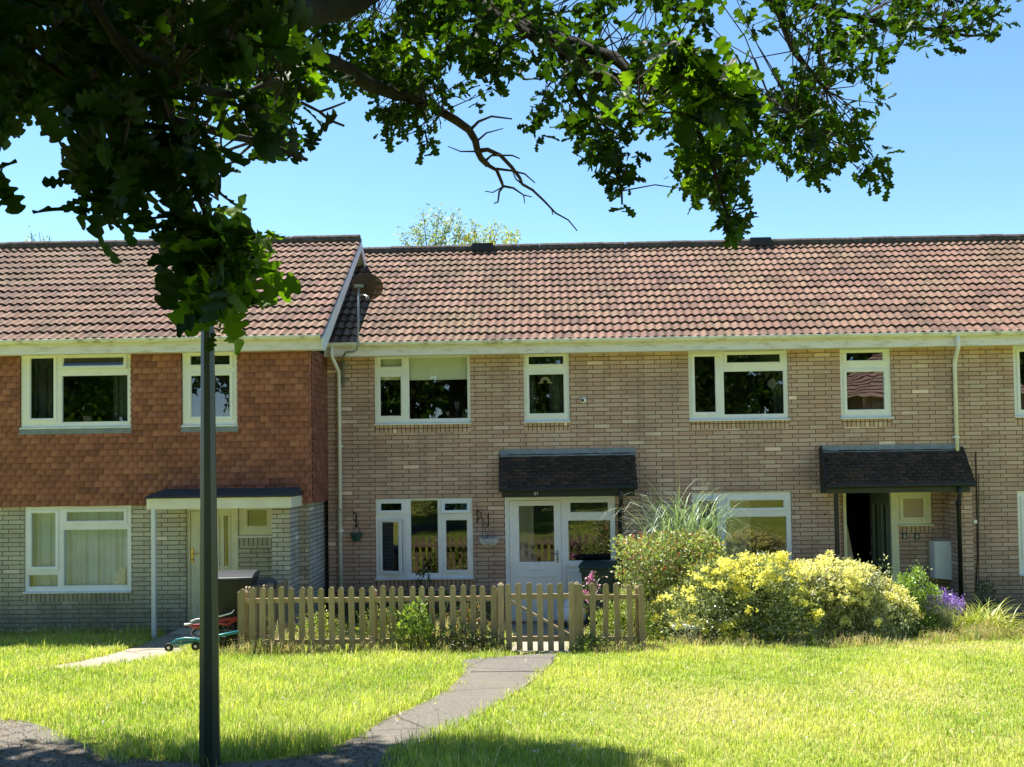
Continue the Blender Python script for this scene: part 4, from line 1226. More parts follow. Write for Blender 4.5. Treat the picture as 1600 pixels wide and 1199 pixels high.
# ------------------------------------------------------------------ picket fences and gate
YF = 13.04
def pale_mesh(hgt, wdt, seed, th=.02):
    rg = random.Random(seed)
    pts = [(-wdt / 2, 0), (wdt / 2, 0), (wdt / 2, hgt - wdt / 2)]
    for k in range(1, 8):
        a = math.pi * k / 8
        pts.append((wdt / 2 * math.cos(a), hgt - wdt / 2 + wdt / 2 * math.sin(a)))
    pts.append((-wdt / 2, hgt - wdt / 2))
    b = MB(); b.prism(pts, -th, 0)
    me = bpy.data.meshes.new('pale'); me.from_pydata(b.v, [], b.f); me.update(); me.materials.append(M_FENCE)
    return me
PALES = [pale_mesh(.90 + .006 * (k % 3), .078 + .003 * (k % 2), k) for k in range(4)]
def post_mesh(h):
    b = MB(); b.box(-.04, .04, 0, .08, -.1, h - .03); b.hexa([(-.04, 0, h - .03), (.04, 0, h - .03), (.04, .08, h - .03), (-.04, .08, h - .03), (-.015, .02, h), (.015, .02, h), (.015, .06, h), (-.015, .06, h)])
    me = bpy.data.meshes.new('post'); me.from_pydata(b.v, [], b.f); me.update(); me.materials.append(M_FENCE)
    return me
POST = post_mesh(.86); POSTT = post_mesh(.93)
def put(me, name, parent, loc, rz=0, rx=0, ry=0):
    o = bpy.data.objects.new(name, me); COL.objects.link(o); o.parent = parent; o.location = loc; o.rotation_euler = (rx, ry, rz); return o

def fence(x0, x1, n, label, posts=(), group='picket fences round the front garden', zt=None):
    t = thing('picket_fence', label, 'fence', (x0, YF, gz(YF) - .0), group)
    rg = random.Random(int(x0 * 100))
    for k in range(n):
        x = (x1 - x0) * k / (n - 1)
        put(PALES[rg.randrange(4)], 'pale', t, (x, 0, rg.uniform(-.015, .008)), 0, 0, rg.uniform(-.024, .024))
    for z in (.16, .72):
        b = MB(); b.box(-.02, x1 - x0 + .02, .002, .04, z - .032, z + .032); b.build('rail', M_FENCE, t)
    for px in posts: put(POST, 'post', t, (px - x0, .042, 0))
    return t
f0, f1 = FX(378, YF, 960), FX(771, YF, 960)
fence(f0, f1, 26, 'greenish wooden picket fence running from the black bin to the gate', [f0 + .03, FX(583, YF, 960), FX(775, YF, 960) - .02])
g1, g2 = FX(906, YF, 960), FX(1004, YF, 960)
fence(g1, g2, 6, 'short wooden picket fence between the gate and the yellow flowering shrub', [g1 + .01, g2 - .05])
def side_fence():
    x = f0 + .02; y0, y1 = YF + .12, YM - .35
    t = thing('picket_fence', 'grey-topped wooden picket fence running back from the front corner to the house wall', 'fence', (x, y0, gz(y0)), 'picket fences round the front garden')
    n = 26; rg = random.Random(5)
    for k in range(n):
        y = (y1 - y0) * k / (n - 1)
        put(PALES[rg.randrange(4)], 'pale', t, (0, y, gz(y0 + y) - gz(y0) + rg.uniform(-.01, .01)), R(90))
    for z in (.2, .74):
        b = MB(); s = gz(y1) - gz(y0)
        b.hexa([(-.045, -.05, z - .03), (-.004, -.05, z - .03), (-.004, y1 - y0, z - .03 + s), (-.045, y1 - y0, z - .03 + s), (-.045, -.05, z + .03), (-.004, -.05, z + .03), (-.004, y1 - y0, z + .03 + s), (-.045, y1 - y0, z + .03 + s)])
        b.build('rail', M_FENCE, t)
    for y in (.0, 1.8, 3.4): put(POST, 'post', t, (-.08, y, gz(y0 + y) - gz(y0)))
side_fence()
def gate():
    a, b_ = FX(791, YF, 960), FX(897, YF, 960)
    t = thing('garden_gate', 'wooden picket garden gate with diagonal brace across the tarmac path', 'gate', (a, YF - .01, gz(YF) + .02))
    w_ = b_ - a
    for k in range(7):
        put(PALES[k % 4], 'pale', t, (.035 + (w_ - .07) * k / 6, 0, random.uniform(-.005, .005)), 0, 0, random.uniform(-.01, .01))
    for z in (.15, .72):
        b = MB(); b.box(0, w_, .002, .035, z - .035, z + .035); b.build('rail', M_FENCE, t)
    b = MB(); b.bar((.06, .02, .66), (w_ - .04, .02, .19), .03, .07, up=(0, 1, 0)); b.build('brace', M_FENCE, t)
    b = MB(); b.box(w_ - .10, w_ + .04, .036, .045, .70, .73); b.sphere((w_ - .04, .05, .715), .014, 8); b.build('latch', M_METAL, t)
    for z in (.15, .72):
        b = MB(); b.box(-.07, .2, .036, .042, z - .012, z + .012); b.build('hinge', M_METAL, t)
    for px, lab in ((783, 'left'), (902, 'right')):
        o = bpy.data.objects.new('gate_post', POSTT); COL.objects.link(o); o.location = (FX(px, YF, 960), YF - .035, gz(YF))
        tag(o, 'square wooden gate post at the %s side of the garden gate' % lab, 'post', 'gate posts')
gate()

# ------------------------------------------------------------------ wheelie bins
def bin_(name, label, loc, rz, body, lid, h=1.06, w_=.56, d_=.62, lidopen=0):
    t = thing(name, label, 'bin', loc, None, rz)
    b = MB(); a = .78; z0 = .05; z1 = h - .12
    b.hexa([(-w_ / 2 * a, -d_ / 2 * a, z0), (w_ / 2 * a, -d_ / 2 * a, z0), (w_ / 2 * a, d_ / 2 * a, z0), (-w_ / 2 * a, d_ / 2 * a, z0),
            (-w_ / 2, -d_ / 2, z1), (w_ / 2, -d_ / 2, z1), (w_ / 2, d_ / 2, z1), (-w_ / 2, d_ / 2, z1)])
    b.build('body', body, t, bevel=.025)
    b = MB(); b.plate(-w_ / 2 - .02, w_ / 2 + .02, z1 - .05, z1 + .02, -d_ / 2 - .02, d_ / 2 + .02, []); b.build('rim', body, t, bevel=.012)
    b = MB(); prof = [(-d_ / 2 - .04, z1 + .022), (-d_ / 2 - .035, z1 + .055), (-d_ / 4, z1 + .095), (d_ / 4, z1 + .105), (d_ / 2 + .03, z1 + .075), (d_ / 2 + .04, z1 + .022)]
    b.prismx(prof, -w_ / 2 - .035, w_ / 2 + .035); li = b.build('lid', lid, t, bevel=.015)
    b = MB(); b.tube([(-w_ / 2 + .05, d_ / 2 + .09, z1 + .0), (w_ / 2 - .05, d_ / 2 + .09, z1 + .0)], .016, 8); b.bar((-w_ / 2 + .06, d_ / 2, z1 - .02), (-w_ / 2 + .06, d_ / 2 + .09, z1), .03, .03); b.bar((w_ / 2 - .06, d_ / 2, z1 - .02), (w_ / 2 - .06, d_ / 2 + .09, z1), .03, .03)
    b.build('handle', body, t)
    b = MB(); b.box(-.13, .13, -d_ / 2 - .065, -d_ / 2 - .03, z1 + .025, z1 + .05); b.build('lid_grip', lid, li)
    for s in (-1, 1):
        b = MB(); b.lathe([(.03, -.025), (.10, -.025), (.105, 0), (.10, .025), (.03, .025)], (s * w_ * .42, d_ / 2 * .8, .105), 18, 'X'); b.build('wheel', M_BLACKP, t)
    return t
M_BINB = plain('black_bin_plastic', (.012, .015, .015), .45, .25, 4)
M_BINL = plain('grey_bin_lid', (.045, .05, .06), .32, .2, 4)
M_BING = plain('green_bin_plastic', (.015, .045, .04), .5, .3, 5)
p = W(366, 985, YF + .62)
bin_('wheelie_bin', 'black wheelie bin with a grey lid behind the lamp post, by the fence corner', (p.x, YF + .62, gz(YF + .62)), R(8), M_BINB, M_BINL, 1.12)
p = W(940, 980, YM - .62)
bin_('wheelie_bin', 'dark green wheelie bin standing in front of the white porch side panel', (p.x, YM - .62, gz(YM - .62)), R(-12), M_BING, M_BING, 1.13, .58, .66)
# second low dark bin behind the left one
p = W(398, 980, YF + 1.6)
bin_('wheelie_bin', 'low navy bin half hidden between the black bin and the porch pier', (p.x, YF + 1.6, gz(YF + 1.6)), R(30), plain('navy_plastic', (.02, .03, .055), .4, .2), plain('navy_lid', (.03, .045, .075), .3, .2), .98, .5, .5)

# ------------------------------------------------------------------ children's scooter and toy tractor lying on the grass
def scooters():
    teal = plain('teal_paint', (.03, .20, .23), .35, .15, 6); red = plain('red_paint', (.34, .04, .04), .35, .15, 6); dk = plain('black_rubber', (.02, .02, .02), .7, .2)
    def pp(px, py, y): return W(px, py, y)
    y = YF - .18
    t = thing('kick_scooter', 'teal child scooter lying on its side in the grass left of the fence', 'scooter', (0, 0, 0))
    b = MB()
    b.tube([pp(267, 1006, y), pp(277, 1000, y), pp(290, 998, y), pp(305, 999, y), pp(312, 1001, y)], [.012, .02, .022, .022, .018], 8)
    b.tube([pp(269, 1007, y), pp(285, 1006, y), pp(303, 1003, y)], .016, 6)
    b.build('deck', teal, t, smooth=True)
    b = MB(); b.tube([pp(308, 1001, y), pp(335, 995, y - .02), pp(372, 987.5, y - .03)], .022, 8); b.tube([pp(340, 992, y), pp(343, 1002, y)], .016, 6); b.build('stem', teal, t, smooth=True)
    b = MB(); b.tube([pp(341, 998, y), pp(350, 1006, y), pp(352, 996, y), pp(343, 996, y)], .012, 6); b.build('handlebar', dk, t)
    for px, py in ((264, 1012), (306, 1010)):
        b = MB(); b.lathe([(.02, -.018), (.055, -.018), (.062, 0), (.055, .018), (.02, .018)], pp(px, py, y), 16, 'Y'); w1 = b.build('wheel', dk, t)
        b = MB(); b.lathe([(.0, -.02), (.02, -.02), (.024, .0), (.02, .02), (.0, .02)], pp(px, py, y), 10, 'Y'); b.build('hub', M_UPVC, w1)
    y = YF + .15
    t = thing('balance_bike', 'red child balance bike lying behind the teal scooter next to the black bin', 'bike', (0, 0, 0))
    b = MB(); b.tube([pp(294, 977, y), pp(303, 979, y), pp(315, 978, y), pp(340, 970, y), pp(372, 966, y)], [.012, .03, .034, .028, .028], 8); b.tube([pp(335, 972, y), pp(355, 976, y), pp(380, 962, y)], .025, 8); b.build('frame', red, t, smooth=True)
    b = MB(); b.tube([pp(298, 971, y), pp(306, 968, y), pp(345, 963, y), pp(362, 958, y), pp(366, 953, y)], .010, 8); b.tube([pp(288, 976, y), pp(299, 975, y)], .014, 8); b.build('handlebar', M_UPVC, t, smooth=True)
    for px, py, r_ in ((352, 985, .13), (312, 990, .11)):
        b = MB(); c = pp(px, py, y + .1)
        b.tube([c + Vector((r_ * math.cos(a), r_ * .5 * math.sin(a), r_ * .62 * math.sin(a))) for a in np.linspace(0, 2 * math.pi, 25)], .02, 8, False); w1 = b.build('tyre', dk, t, smooth=True)
        b = MB()
        for k in range(6):
            a = math.pi * k / 3; b.tube([c, c + Vector((r_ * math.cos(a), r_ * .5 * math.sin(a), r_ * .62 * math.sin(a)))], .004, 4)
        b.build('spokes', M_METAL, w1)
    # white plastic tray behind the fence
    b = MB(); c = W(410, 985, YF + .7); b.box(c.x - .28, c.x + .30, YF + .5, YF + .9, gz(YF + .7), gz(YF + .7) + .13); b.plate(c.x - .30, c.x + .32, gz(YF + .7) + .131, gz(YF + .7) + .165, YF + .48, YF + .92, [])
    o = b.build('storage_crate', plain('pale_crate', (.40, .30, .24), .7, .3, 6), bevel=.006); tag(o, 'low brown crate with a pale top behind the corner of the picket fence', 'crate')
    # rounded pale boot scraper / car toy by the door
    t = thing('toy_car', 'pale blue-white toy car standing by the porch door behind the gate', 'toy')
    c = Vector((FX(893, YM - .7, 960), YM - .75, gz(YM - .75)))
    b = MB(); b.sphere(c + Vector((0, 0, .22)), .22, 14, (1.25, .9, .8)); b.sphere(c + Vector((.02, 0, .38)), .15, 12, (1.1, .9, .9)); b.build('body', M_WHITEB, t, smooth=True)
    for sx in (-.16, .16):
        b = MB(); b.lathe([(.0, -.03), (.07, -.03), (.08, 0), (.07, .03), (.0, .03)], c + Vector((sx, -.19, .08)), 14, 'Y'); b.build('wheel', dk, t)
scooters()

# ------------------------------------------------------------------ lamp post
def lamp():
    base = G(328, 1197)
    t = thing('lamp_post', 'tall tapered dark grey-green lamp post standing in the left foreground', 'lamp post', base)
    M_L = plain('grey_green_paint', (.035, .045, .037), .3, .25, 3, .5, bump=.15)
    b = MB()
    H = 3.55
    zs = [-.15, H]
    ring = lambda r: [(r * math.cos(R(22.5 + 45 * k)), r * math.sin(R(22.5 + 45 * k))) for k in range(8)]
    vs = []
    for z, r in ((-.15, .076), (0, .0745), (H, .042)):
        vs += [(x, y, z) for x, y in ring(r)]
    fs = [(l * 8 + k, l * 8 + (k + 1) % 8, (l + 1) * 8 + (k + 1) % 8, (l + 1) * 8 + k) for l in range(2) for k in range(8)]
    fs.append(tuple(16 + k for k in range(8)))
    b.add(vs, fs); o = b.build('column', M_L, t, bevel=.004)
    o.rotation_euler = (0, 0, R(11))
    b = MB(); b.lathe([(.048, -.06), (.055, -.05), (.055, .0), (.05, .02)], (0, 0, H), 16); b.lathe([(.05, .02), (.075, .08), (.085, .2), (.05, .21)], (0, 0, H), 16)
    lo = b.build('lantern', plain('lantern_plastic', (.35, .36, .34), .3, .1), t)
    b = MB(); b.lathe([(.10, .2), (.10, .215), (.06, .26), (.0, .275)], (0, 0, H), 16); b.build('lantern_cap', M_L, lo)
    d = MB(); d.box(-.035, .035, -.078, -.070, .6, 1.05); dr = d.build('access_door', M_L, t); dr.rotation_euler = (0, 0, R(180))
lamp()

# ------------------------------------------------------------------ leaves and plants
def norm(a): return a / (np.linalg.norm(a, axis=-1, keepdims=True) + 1e-9)

def leaf_cloud(name, P, Dr, Nr, L, Wd, m, parent, col, kind='kite', curl=.15):
    """P base points, Dr length directions, Nr face normals, L lengths, Wd widths, all arrays"""
    n = len(P)
    Dr = norm(Dr); Sd = norm(np.cross(Dr, Nr)); Nn = np.cross(Sd, Dr)
    L = np.broadcast_to(L, n); Wd = np.broadcast_to(Wd, n)
    if kind == 'kite':
        st = [(0, 0, 0), (.45, .5, 1), (1, 0, 0), (.45, -.5, 1)]
        fc = [(0, 1, 2, 3)]
    elif kind == 'leaf':
        st = [(0, 0, 0), (.3, .42, .6), (.65, .42, .8), (1, 0, 0), (.65, -.42, .8), (.3, -.42, .6), (.5, 0, -.3)]
        fc = [(0, 1, 6), (1, 2, 6), (2, 3, 6), (3, 4, 6), (4, 5, 6), (5, 0, 6)]
    elif kind in ('oak', 'oakfar'):
        if kind == 'oak':
            S_ = [(0, .015), (.07, .02), (.12, .10), (.17, .17), (.23, .19), (.28, .10), (.33, .09), (.39, .27), (.46, .30), (.51, .14), (.55, .13), (.61, .34), (.69, .38), (.75, .20), (.79, .20), (.86, .31), (.92, .27), (.97, .14), (1.0, .0)]
        else:
            S_ = [(0, .02), (.15, .15), (.28, .10), (.44, .30), (.53, .13), (.70, .38), (.78, .19), (.92, .26), (1.0, .0)]
        st = []; fc = []
        for i, (t, wv) in enumerate(S_):
            st += [(t, wv, .5 + .3 * math.sin(i * 1.7)), (t, 0, -.12), (t, -wv * .95, .5 + .3 * math.cos(i * 1.3))]
        for i in range(len(S_) - 1):
            a = 3 * i
            fc += [(a, a + 1, a + 4, a + 3), (a + 1, a + 2, a + 5, a + 4)]
    st = np.array(st, float); fc = np.array(fc)
    k = len(st)
    cur = rng.uniform(-.5, 1.0, n) * curl
    V = (P[:, None, :] + Dr[:, None, :] * (st[None, :, 0:1] * L[:, None, None])
         + Sd[:, None, :] * (st[None, :, 1:2] * Wd[:, None, None])
         + Nn[:, None, :] * ((st[None, :, 2:3] * .12 * Wd[:, None, None]) - (st[None, :, 0:1] ** 2) * (cur * L)[:, None, None] * 1.4))
    Fc = (fc[None] + (np.arange(n) * k)[:, None, None]).reshape(-1, fc.shape[1])
    C = np.repeat(col, k, axis=0)
    return np_mesh(name, V.reshape(-1, 3), Fc, m, parent, col=C)

def rdir(n, up=0.0):
    v = rng.normal(0, 1, (n, 3)); v[:, 2] += up
    return norm(v)

def pick(tones, n, var=.2):
    t = np.array(tones)[rng.integers(len(tones), size=n)]
    return np.clip(t * rng.uniform(1 - var, 1 + var, (n, 1)), 0, 1)

def lump_points(lumps, n, inner=.25):
    """points mostly near the surface of overlapping lumps (cx,cy,cz,rx,ry,rz)"""
    lumps = np.array(lumps, float)
    wv = (lumps[:, 3] * lumps[:, 5]); wv = wv / wv.sum()
    idx = rng.choice(len(lumps), n, p=wv)
    d = rdir(n); d[:, 2] = np.where(d[:, 2] < -.45, -d[:, 2], d[:, 2])
    r = np.where(rng.random(n) < inner, rng.uniform(.3, .9, n), rng.normal(.97, .07, n))
    r = r * (1 + .10 * np.sin(d[:, 0] * 9 + idx) * np.sin(d[:, 2] * 8 + idx * 2) + .07 * np.sin(d[:, 0] * 19 + d[:, 1] * 13 + idx))
    q = lumps[idx]
    return q[:, :3] + d * r[:, None] * q[:, 3:6], d, idx

def shrub(name, label, cat, base, lumps, nleaf, L, tones, flowers=None, kind='kite', stems=8, stem_h=.5, up=.4, inner=.25, wr=.45, group=None, droop=0, extra=None):
    t = thing(name, label, cat, base, group)
    P, d, idx = lump_points(lumps, nleaf, inner)
    P = P[P[:, 2] > -.02]; n = len(P); d = d[:n]
    sp = rng.random(n) < .22
    P[sp] += d[sp] * rng.uniform(.0, .14, (sp.sum(), 1)) * (np.sin(P[sp, 0:1] * 23) > .2)
    Dr = norm(d * .8 + rdir(n) * .8 + np.array([0, 0, up]))
    leaf_cloud('foliage', P, Dr, rdir(n, .6), rng.uniform(.7, 1.25, n) * L, rng.uniform(.8, 1.2, n) * L * wr, M_LEAF, t, pick(tones, n, .28), kind)
    b = MB()
    for k in range(stems):
        q = P[rng.integers(n)]
        b.tube([(rng.normal(0, .08), rng.normal(0, .06), -.03), (q[0] * .5, q[1] * .5, q[2] * .45), tuple(q)], [.014, .009, .004], 5)
    b.build('stems', M_TWIG, t)
    if flowers:
        for (nm, nf, size, ft, zmin, patch) in flowers:
            P2, d2, _ = lump_points(lumps, nf * 4, 0)
            keep = (d2[:, 2] > zmin) & (P2[:, 2] > .1)
            if patch is not None:
                f = np.sin(P2[:, 0] * 7.1 + patch) + np.sin(P2[:, 2] * 8.3 + patch * 2) + np.sin(P2[:, 1] * 7 + P2[:, 0] * 4.3)
                keep &= (f > .0) | (P2[:, 2] > .9)
            P2 = P2[keep]; d2 = d2[keep]
            if patch is not None and nf > 100:
                nc = nf // 9
                P2 = np.repeat(P2[:nc], 9, 0); d2 = np.repeat(d2[:nc], 9, 0)
                P2 = P2 + d2 * .035 + rng.normal(0, .038, P2.shape) * np.array([1, 1, .6])
            P2 = P2[:nf]; d2 = d2[:nf]
            # each flower head: a handful of petals
            k = 6
            c = np.repeat(P2 + d2 * .02, k, 0) + rng.normal(0, size * .35, (len(P2) * k, 3))
            if nf <= 30:
                for i in range(len(P2)):
                    s_ = slice(i * k, i * k + k)
                    leaf_cloud(nm, c[s_], norm(rdir(k) + d2[i] * .3), rdir(k), size * rng.uniform(.7, 1.2, k), size * .75, M_PETAL, t, pick(ft, k, .15), 'kite')
                continue
            leaf_cloud(nm, c, norm(rdir(len(c)) + np.repeat(d2, k, 0) * .3), np.repeat(d2, k, 0) + rdir(len(c)) * .5, size * rng.uniform(.7, 1.2, len(c)), size * .75, M_PETAL, t, pick(ft, len(c), .15), 'kite')
    if extra: extra(t)
    return t

def relb(px, py, y):
    """a point standing on the ground below/at photo column px at depth y"""
    return Vector((W(px, py, y).x, y, gz(y)))

# the big yellow flowering shrub: two shrubs merging
YS = 14.1
s = YS / F
def lumps_px(base, y, arr, dy=.55):
    out = []
    for (px, py, rx, rz) in arr:
        c = W(px, py, y)
        out.append((c.x - base.x, rng.uniform(-.12, .12), c.z - base.z - .11, rx * y / F, dy, rz * y / F))
    return out
sage = [(.34, .38, .22), (.44, .47, .30), (.52, .54, .38), (.22, .27, .12), (.14, .17, .07)]
yel = [(.92, .86, .16), (.95, .90, .28), (.88, .78, .10)]
b0 = relb(1130, 1000, YS)
shrub('flowering_shrub', 'grey-green shrub covered in yellow flowers beside the end of the picket fence', 'shrub', b0,
      lumps_px(b0, YS, [(1075, 955, 50, 45), (1130, 925, 60, 55), (1190, 915, 62, 50), (1225, 950, 50, 50), (1100, 975, 60, 30), (1165, 965, 70, 40), (1195, 890, 40, 22)], .6), 30000, .052, sage,
      [('flowers', 2900, .036, yel, -.15, .3)], stems=20, wr=.42)
b1 = relb(1320, 1000, YS + .15)
shrub('flowering_shrub', 'wide silvery shrub with paler yellow flowers below the open front door', 'shrub', b1,
      lumps_px(b1, YS + .15, [(1290, 925, 55, 52), (1330, 930, 58, 55), (1370, 955, 50, 45), (1290, 970, 60, 32), (1350, 978, 62, 28), (1258, 905, 30, 30), (1310, 895, 40, 22)], .6), 28000, .052,
      [(.42, .44, .26), (.50, .50, .32), (.32, .35, .19), (.18, .21, .10), (.56, .53, .34)], [('flowers', 2700, .034, [(.93, .87, .30), (.90, .82, .18), (.93, .89, .45)], .1, 1.4)], stems=20, wr=.42)
# rose bush
YR = 14.6
b2 = relb(1045, 1000, YR)
shrub('rose_bush', 'light green rose bush with a few red blooms behind the end of the fence', 'shrub', b2,
      lumps_px(b2, YR, [(1000, 880, 36, 40), (1040, 860, 45, 36), (1085, 865, 42, 40), (1010, 930, 42, 45), (1060, 925, 55, 50), (1105, 850, 26, 26), (975, 845, 18, 16), (1030, 975, 50, 30)], .5), 9500, .060,
      [(.28, .36, .10), (.38, .44, .17), (.48, .50, .26), (.18, .26, .06), (.36, .20, .11)], [('rose', 16, .045, [(.75, .07, .05), (.85, .16, .09)], .0, None)], kind='leaf', stems=18, wr=.5)
# pampas grass
def strap_leaves(name, base_pts, n, length, width, tones, parent, m=M_LEAF, spread=1.0, droop=1.2, seg=6, upmin=.7):
    """arching strap leaves from a clump"""
    P = base_pts[rng.integers(len(base_pts), size=n)] + rng.normal(0, .03, (n, 3)) * np.array([1, 1, 0])
    az = rng.uniform(0, 2 * np.pi, n); el = rng.uniform(upmin, 1.5, n)
    Ls = length * rng.uniform(.6, 1.15, n)
    dh = np.stack([np.cos(az), np.sin(az), 0 * az], 1) * spread
    V = []; C = []
    tt = np.linspace(0, 1, seg + 1)
    side = np.stack([-np.sin(az), np.cos(az), 0 * az], 1)
    dr = droop * rng.uniform(.6, 1.3, n)
    for t in tt:
        hx = np.cos(el) * t + .35 * t * t * dr
        hz = np.sin(el) * t - .5 * t ** 2.4 * dr * np.cos(el) ** .3
        c = P + dh * (hx * Ls)[:, None] + np.array([0, 0, 1]) * (hz * Ls)[:, None]
        wv = width * (1 - t) ** .55 * rng.uniform(.9, 1.1, n) if t < 1 else np.zeros(n) + .0004
        V.append(c + side * (wv / 2)[:, None]); V.append(c - side * (wv / 2)[:, None])
    V = np.stack(V, 1)  # n, 2(seg+1), 3
    k = 2 * (seg + 1)
    fc = np.array([(2 * i, 2 * i + 1, 2 * i + 3, 2 * i + 2) for i in range(seg)])
    Fc = (fc[None] + (np.arange(n) * k)[:, None, None]).reshape(-1, 4)
    return np_mesh(name, V.reshape(-1, 3), Fc, m, parent, col=np.repeat(pick(tones, n, .2), k, 0))

def pampas():
    y = 15.3; b = relb(1075, 980, y)
    t = thing('pampas_grass', 'tall pampas grass with arching pale leaves and bare upright stalks against the brick wall', 'plant', b)
    top = W(1070, 880, y).z - b.z
    bp = np.array([[rng.normal(0, .22), rng.normal(0, .15), 0] for _ in range(20)])
    n = 620; seg = 11
    P = bp[rng.integers(len(bp), size=n)]; az = rng.uniform(0, 6.283, n); Ls = rng.uniform(1.7, 3.05, n)
    ph0 = rng.uniform(.02, .22, n); kk = rng.uniform(1.6, 3.1, n)
    dh = np.stack([np.cos(az) * .72, np.sin(az) * .55, 0 * az], 1); sd = np.stack([-np.sin(az), np.cos(az), 0 * az], 1)
    c = P.copy(); V = []
    for i in range(seg + 1):
        u = i / seg
        wv = .019 * (1 - u) ** .5 + .0005
        V.append(c + sd * wv / 2); V.append(c - sd * wv / 2)
        f = ph0 + kk * u ** 2.6
        c = c + (dh * np.sin(f)[:, None] + np.array([0, 0, 1.]) * np.cos(f)[:, None]) * (Ls / seg)[:, None]
    V = np.stack(V, 1); k = 2 * (seg + 1)
    fc = np.array([(2 * i, 2 * i + 1, 2 * i + 3, 2 * i + 2) for i in range(seg)])
    np_mesh('leaves', V.reshape(-1, 3), (fc[None] + (np.arange(n) * k)[:, None, None]).reshape(-1, 4), M_LEAF, t, col=np.repeat(pick([(.22, .32, .17), (.32, .41, .25), (.48, .54, .40), (.15, .24, .11)], n, .2), k, 0))
    m = MB()
    for (px, py, bx) in ((1027, 705, 1045), (1057, 688, 1062), (1061, 715, 1066), (1098, 725, 1090), (1108, 748, 1092), (1016, 762, 1040), (1068, 770, 1070), (1000, 805, 1035)):
        a = W(bx, 960, y) - b; e = W(px, py, y) - b
        m.tube([a, a.lerp(e, .5) + Vector((rng.normal(0, .03), rng.normal(0, .05), 0)), e], [.008, .007, .004], 5)
    m.build('stalks', plain('dry_stalk', (.48, .40, .24), .8, .2), t)
    m = MB()
    a = W(1035, 905, y) - b
    for pts in ([(1035, 905), (1020, 830), (1003, 792), (985, 785), (975, 800)], [(1040, 900), (1025, 800), (1010, 775), (1000, 773)]):
        m.tube([W(q[0], q[1], y) - b for q in pts], [.008, .008, .009, .007, .003], 5) if len(pts) == 5 else m.tube([W(q[0], q[1], y) - b for q in pts], [.008, .008, .007, .003], 5)
    m.build('bent_blades', plain('pale_blade', (.55, .57, .48), .6, .2), t)
pampas()

# young weedy shrub with pale spires, lavender, golden day-lilies
b3 = relb(1428, 1000, 14.4)
shrub('leafy_weed', 'bright green leafy plant with tall spires right of the flowering shrubs', 'plant', b3,
      lumps_px(b3, 14.4, [(1412, 915, 10, 26), (1432, 905, 9, 28), (1452, 925, 9, 22), (1428, 950, 32, 34), (1440, 975, 32, 22), (1412, 965, 22, 28)], .25), 5200, .045,
      [(.22, .34, .06), (.32, .44, .12), (.15, .24, .05)], [('pale_buds', 130, .016, [(.70, .72, .45), (.62, .35, .42)], .2, None)], kind='leaf', stems=10, wr=.55)
def lavender():
    y = 14.3; b = relb(1475, 1000, y)
    t = thing('lavender_plant', 'clump of purple lavender between the green spires and the golden grass', 'plant', b)
    bp = np.array([[rng.normal(0, .13), rng.normal(0, .1), 0] for _ in range(12)])
    strap_leaves('stalks', bp, 420, .66, .006, [(.22, .26, .16), (.30, .32, .24)], t, spread=.6, droop=.5, upmin=.95)
    n = 260
    az = rng.uniform(0, 6.28, n); r = rng.uniform(0, 1, n) ** .6 * .34
    P = np.stack([r * np.cos(az), r * np.sin(az) * .7, .62 - r * r * 1.6 + rng.normal(0, .05, n)], 1)
    P[:, 0] -= .02
    k = 7
    c = np.repeat(P, k, 0) + np.stack([rng.normal(0, .007, n * k), rng.normal(0, .007, n * k), np.tile(np.linspace(-.04, .05, k), n)], 1)
    leaf_cloud('flower_spikes', c, rdir(n * k, .8), rdir(n * k), .022, .015, M_PETAL, t, pick([(.30, .16, .62), (.42, .26, .75), (.24, .10, .50), (.50, .38, .72)], n * k, .2), 'kite')
lavender()
def daylily():
    y = 14.5; b = relb(1530, 1000, y)
    t = thing('ornamental_grass', 'golden yellow clump of arching grassy leaves at the foot of the dark downpipe', 'plant', b)
    bp = np.array([[rng.normal(0, .22), rng.normal(0, .12), 0] for _ in range(16)])
    strap_leaves('leaves', bp, 520, .72, .016, [(.34, .38, .04), (.44, .46, .07), (.26, .34, .04), (.44, .40, .12)], t, spread=1.0, droop=1.3, upmin=.55)
daylily()
# low weeds at the foot of the right wall, dark plant by the cable
b4 = relb(1540, 940, YM - .35)
shrub('wall_shrub', 'thin dark leafy shrub against the wall under the black cable', 'shrub', b4, [(0, 0, .35, .18, .12, .35), (.1, 0, .15, .22, .14, .2), (-.1, 0, .1, .15, .12, .15)], 700, .05, [(.06, .10, .04), (.09, .13, .06)], kind='leaf', stems=6)
def weed(px, y, h, r, n, tones, label, L=.05, cat='plant', flowers=None, name='weed_plant', group=None):
    b = relb(px, 1000, y)
    return shrub(name, label, cat, b, [(0, 0, h * .55, r, r * .6, h * .5), (r * .5, 0, h * .35, r * .7, r * .5, h * .35), (-r * .5, 0, h * .3, r * .7, r * .5, h * .3)], n, L, tones, flowers, 'leaf', 5, wr=.5, group=group)
G1 = [(.20, .30, .05), (.30, .40, .08), (.38, .42, .10)]; G2 = [(.07, .11, .03), (.11, .15, .05), (.16, .13, .08)]
weed(648, YF - .12, .62, .22, 750, G1, 'bright yellow-green sapling growing through the middle of the long picket fence', .065)
weed(712, YF - .14, .34, .26, 700, G2, 'dark brownish weed clump in front of the fence near the left gate post', .045)
weed(760, YF - .12, .24, .2, 500, G2, 'low dark weed clump at the very foot of the left gate post', .04)
weed(590, YF + .35, .55, .25, 700, G2 + G1, 'leafy weed behind the long fence near its middle post', .05)
weed(500, YF + .5, .5, .26, 650, G1 + [(.4, .4, .2)], 'pale leafy weed behind the left half of the long fence', .05)
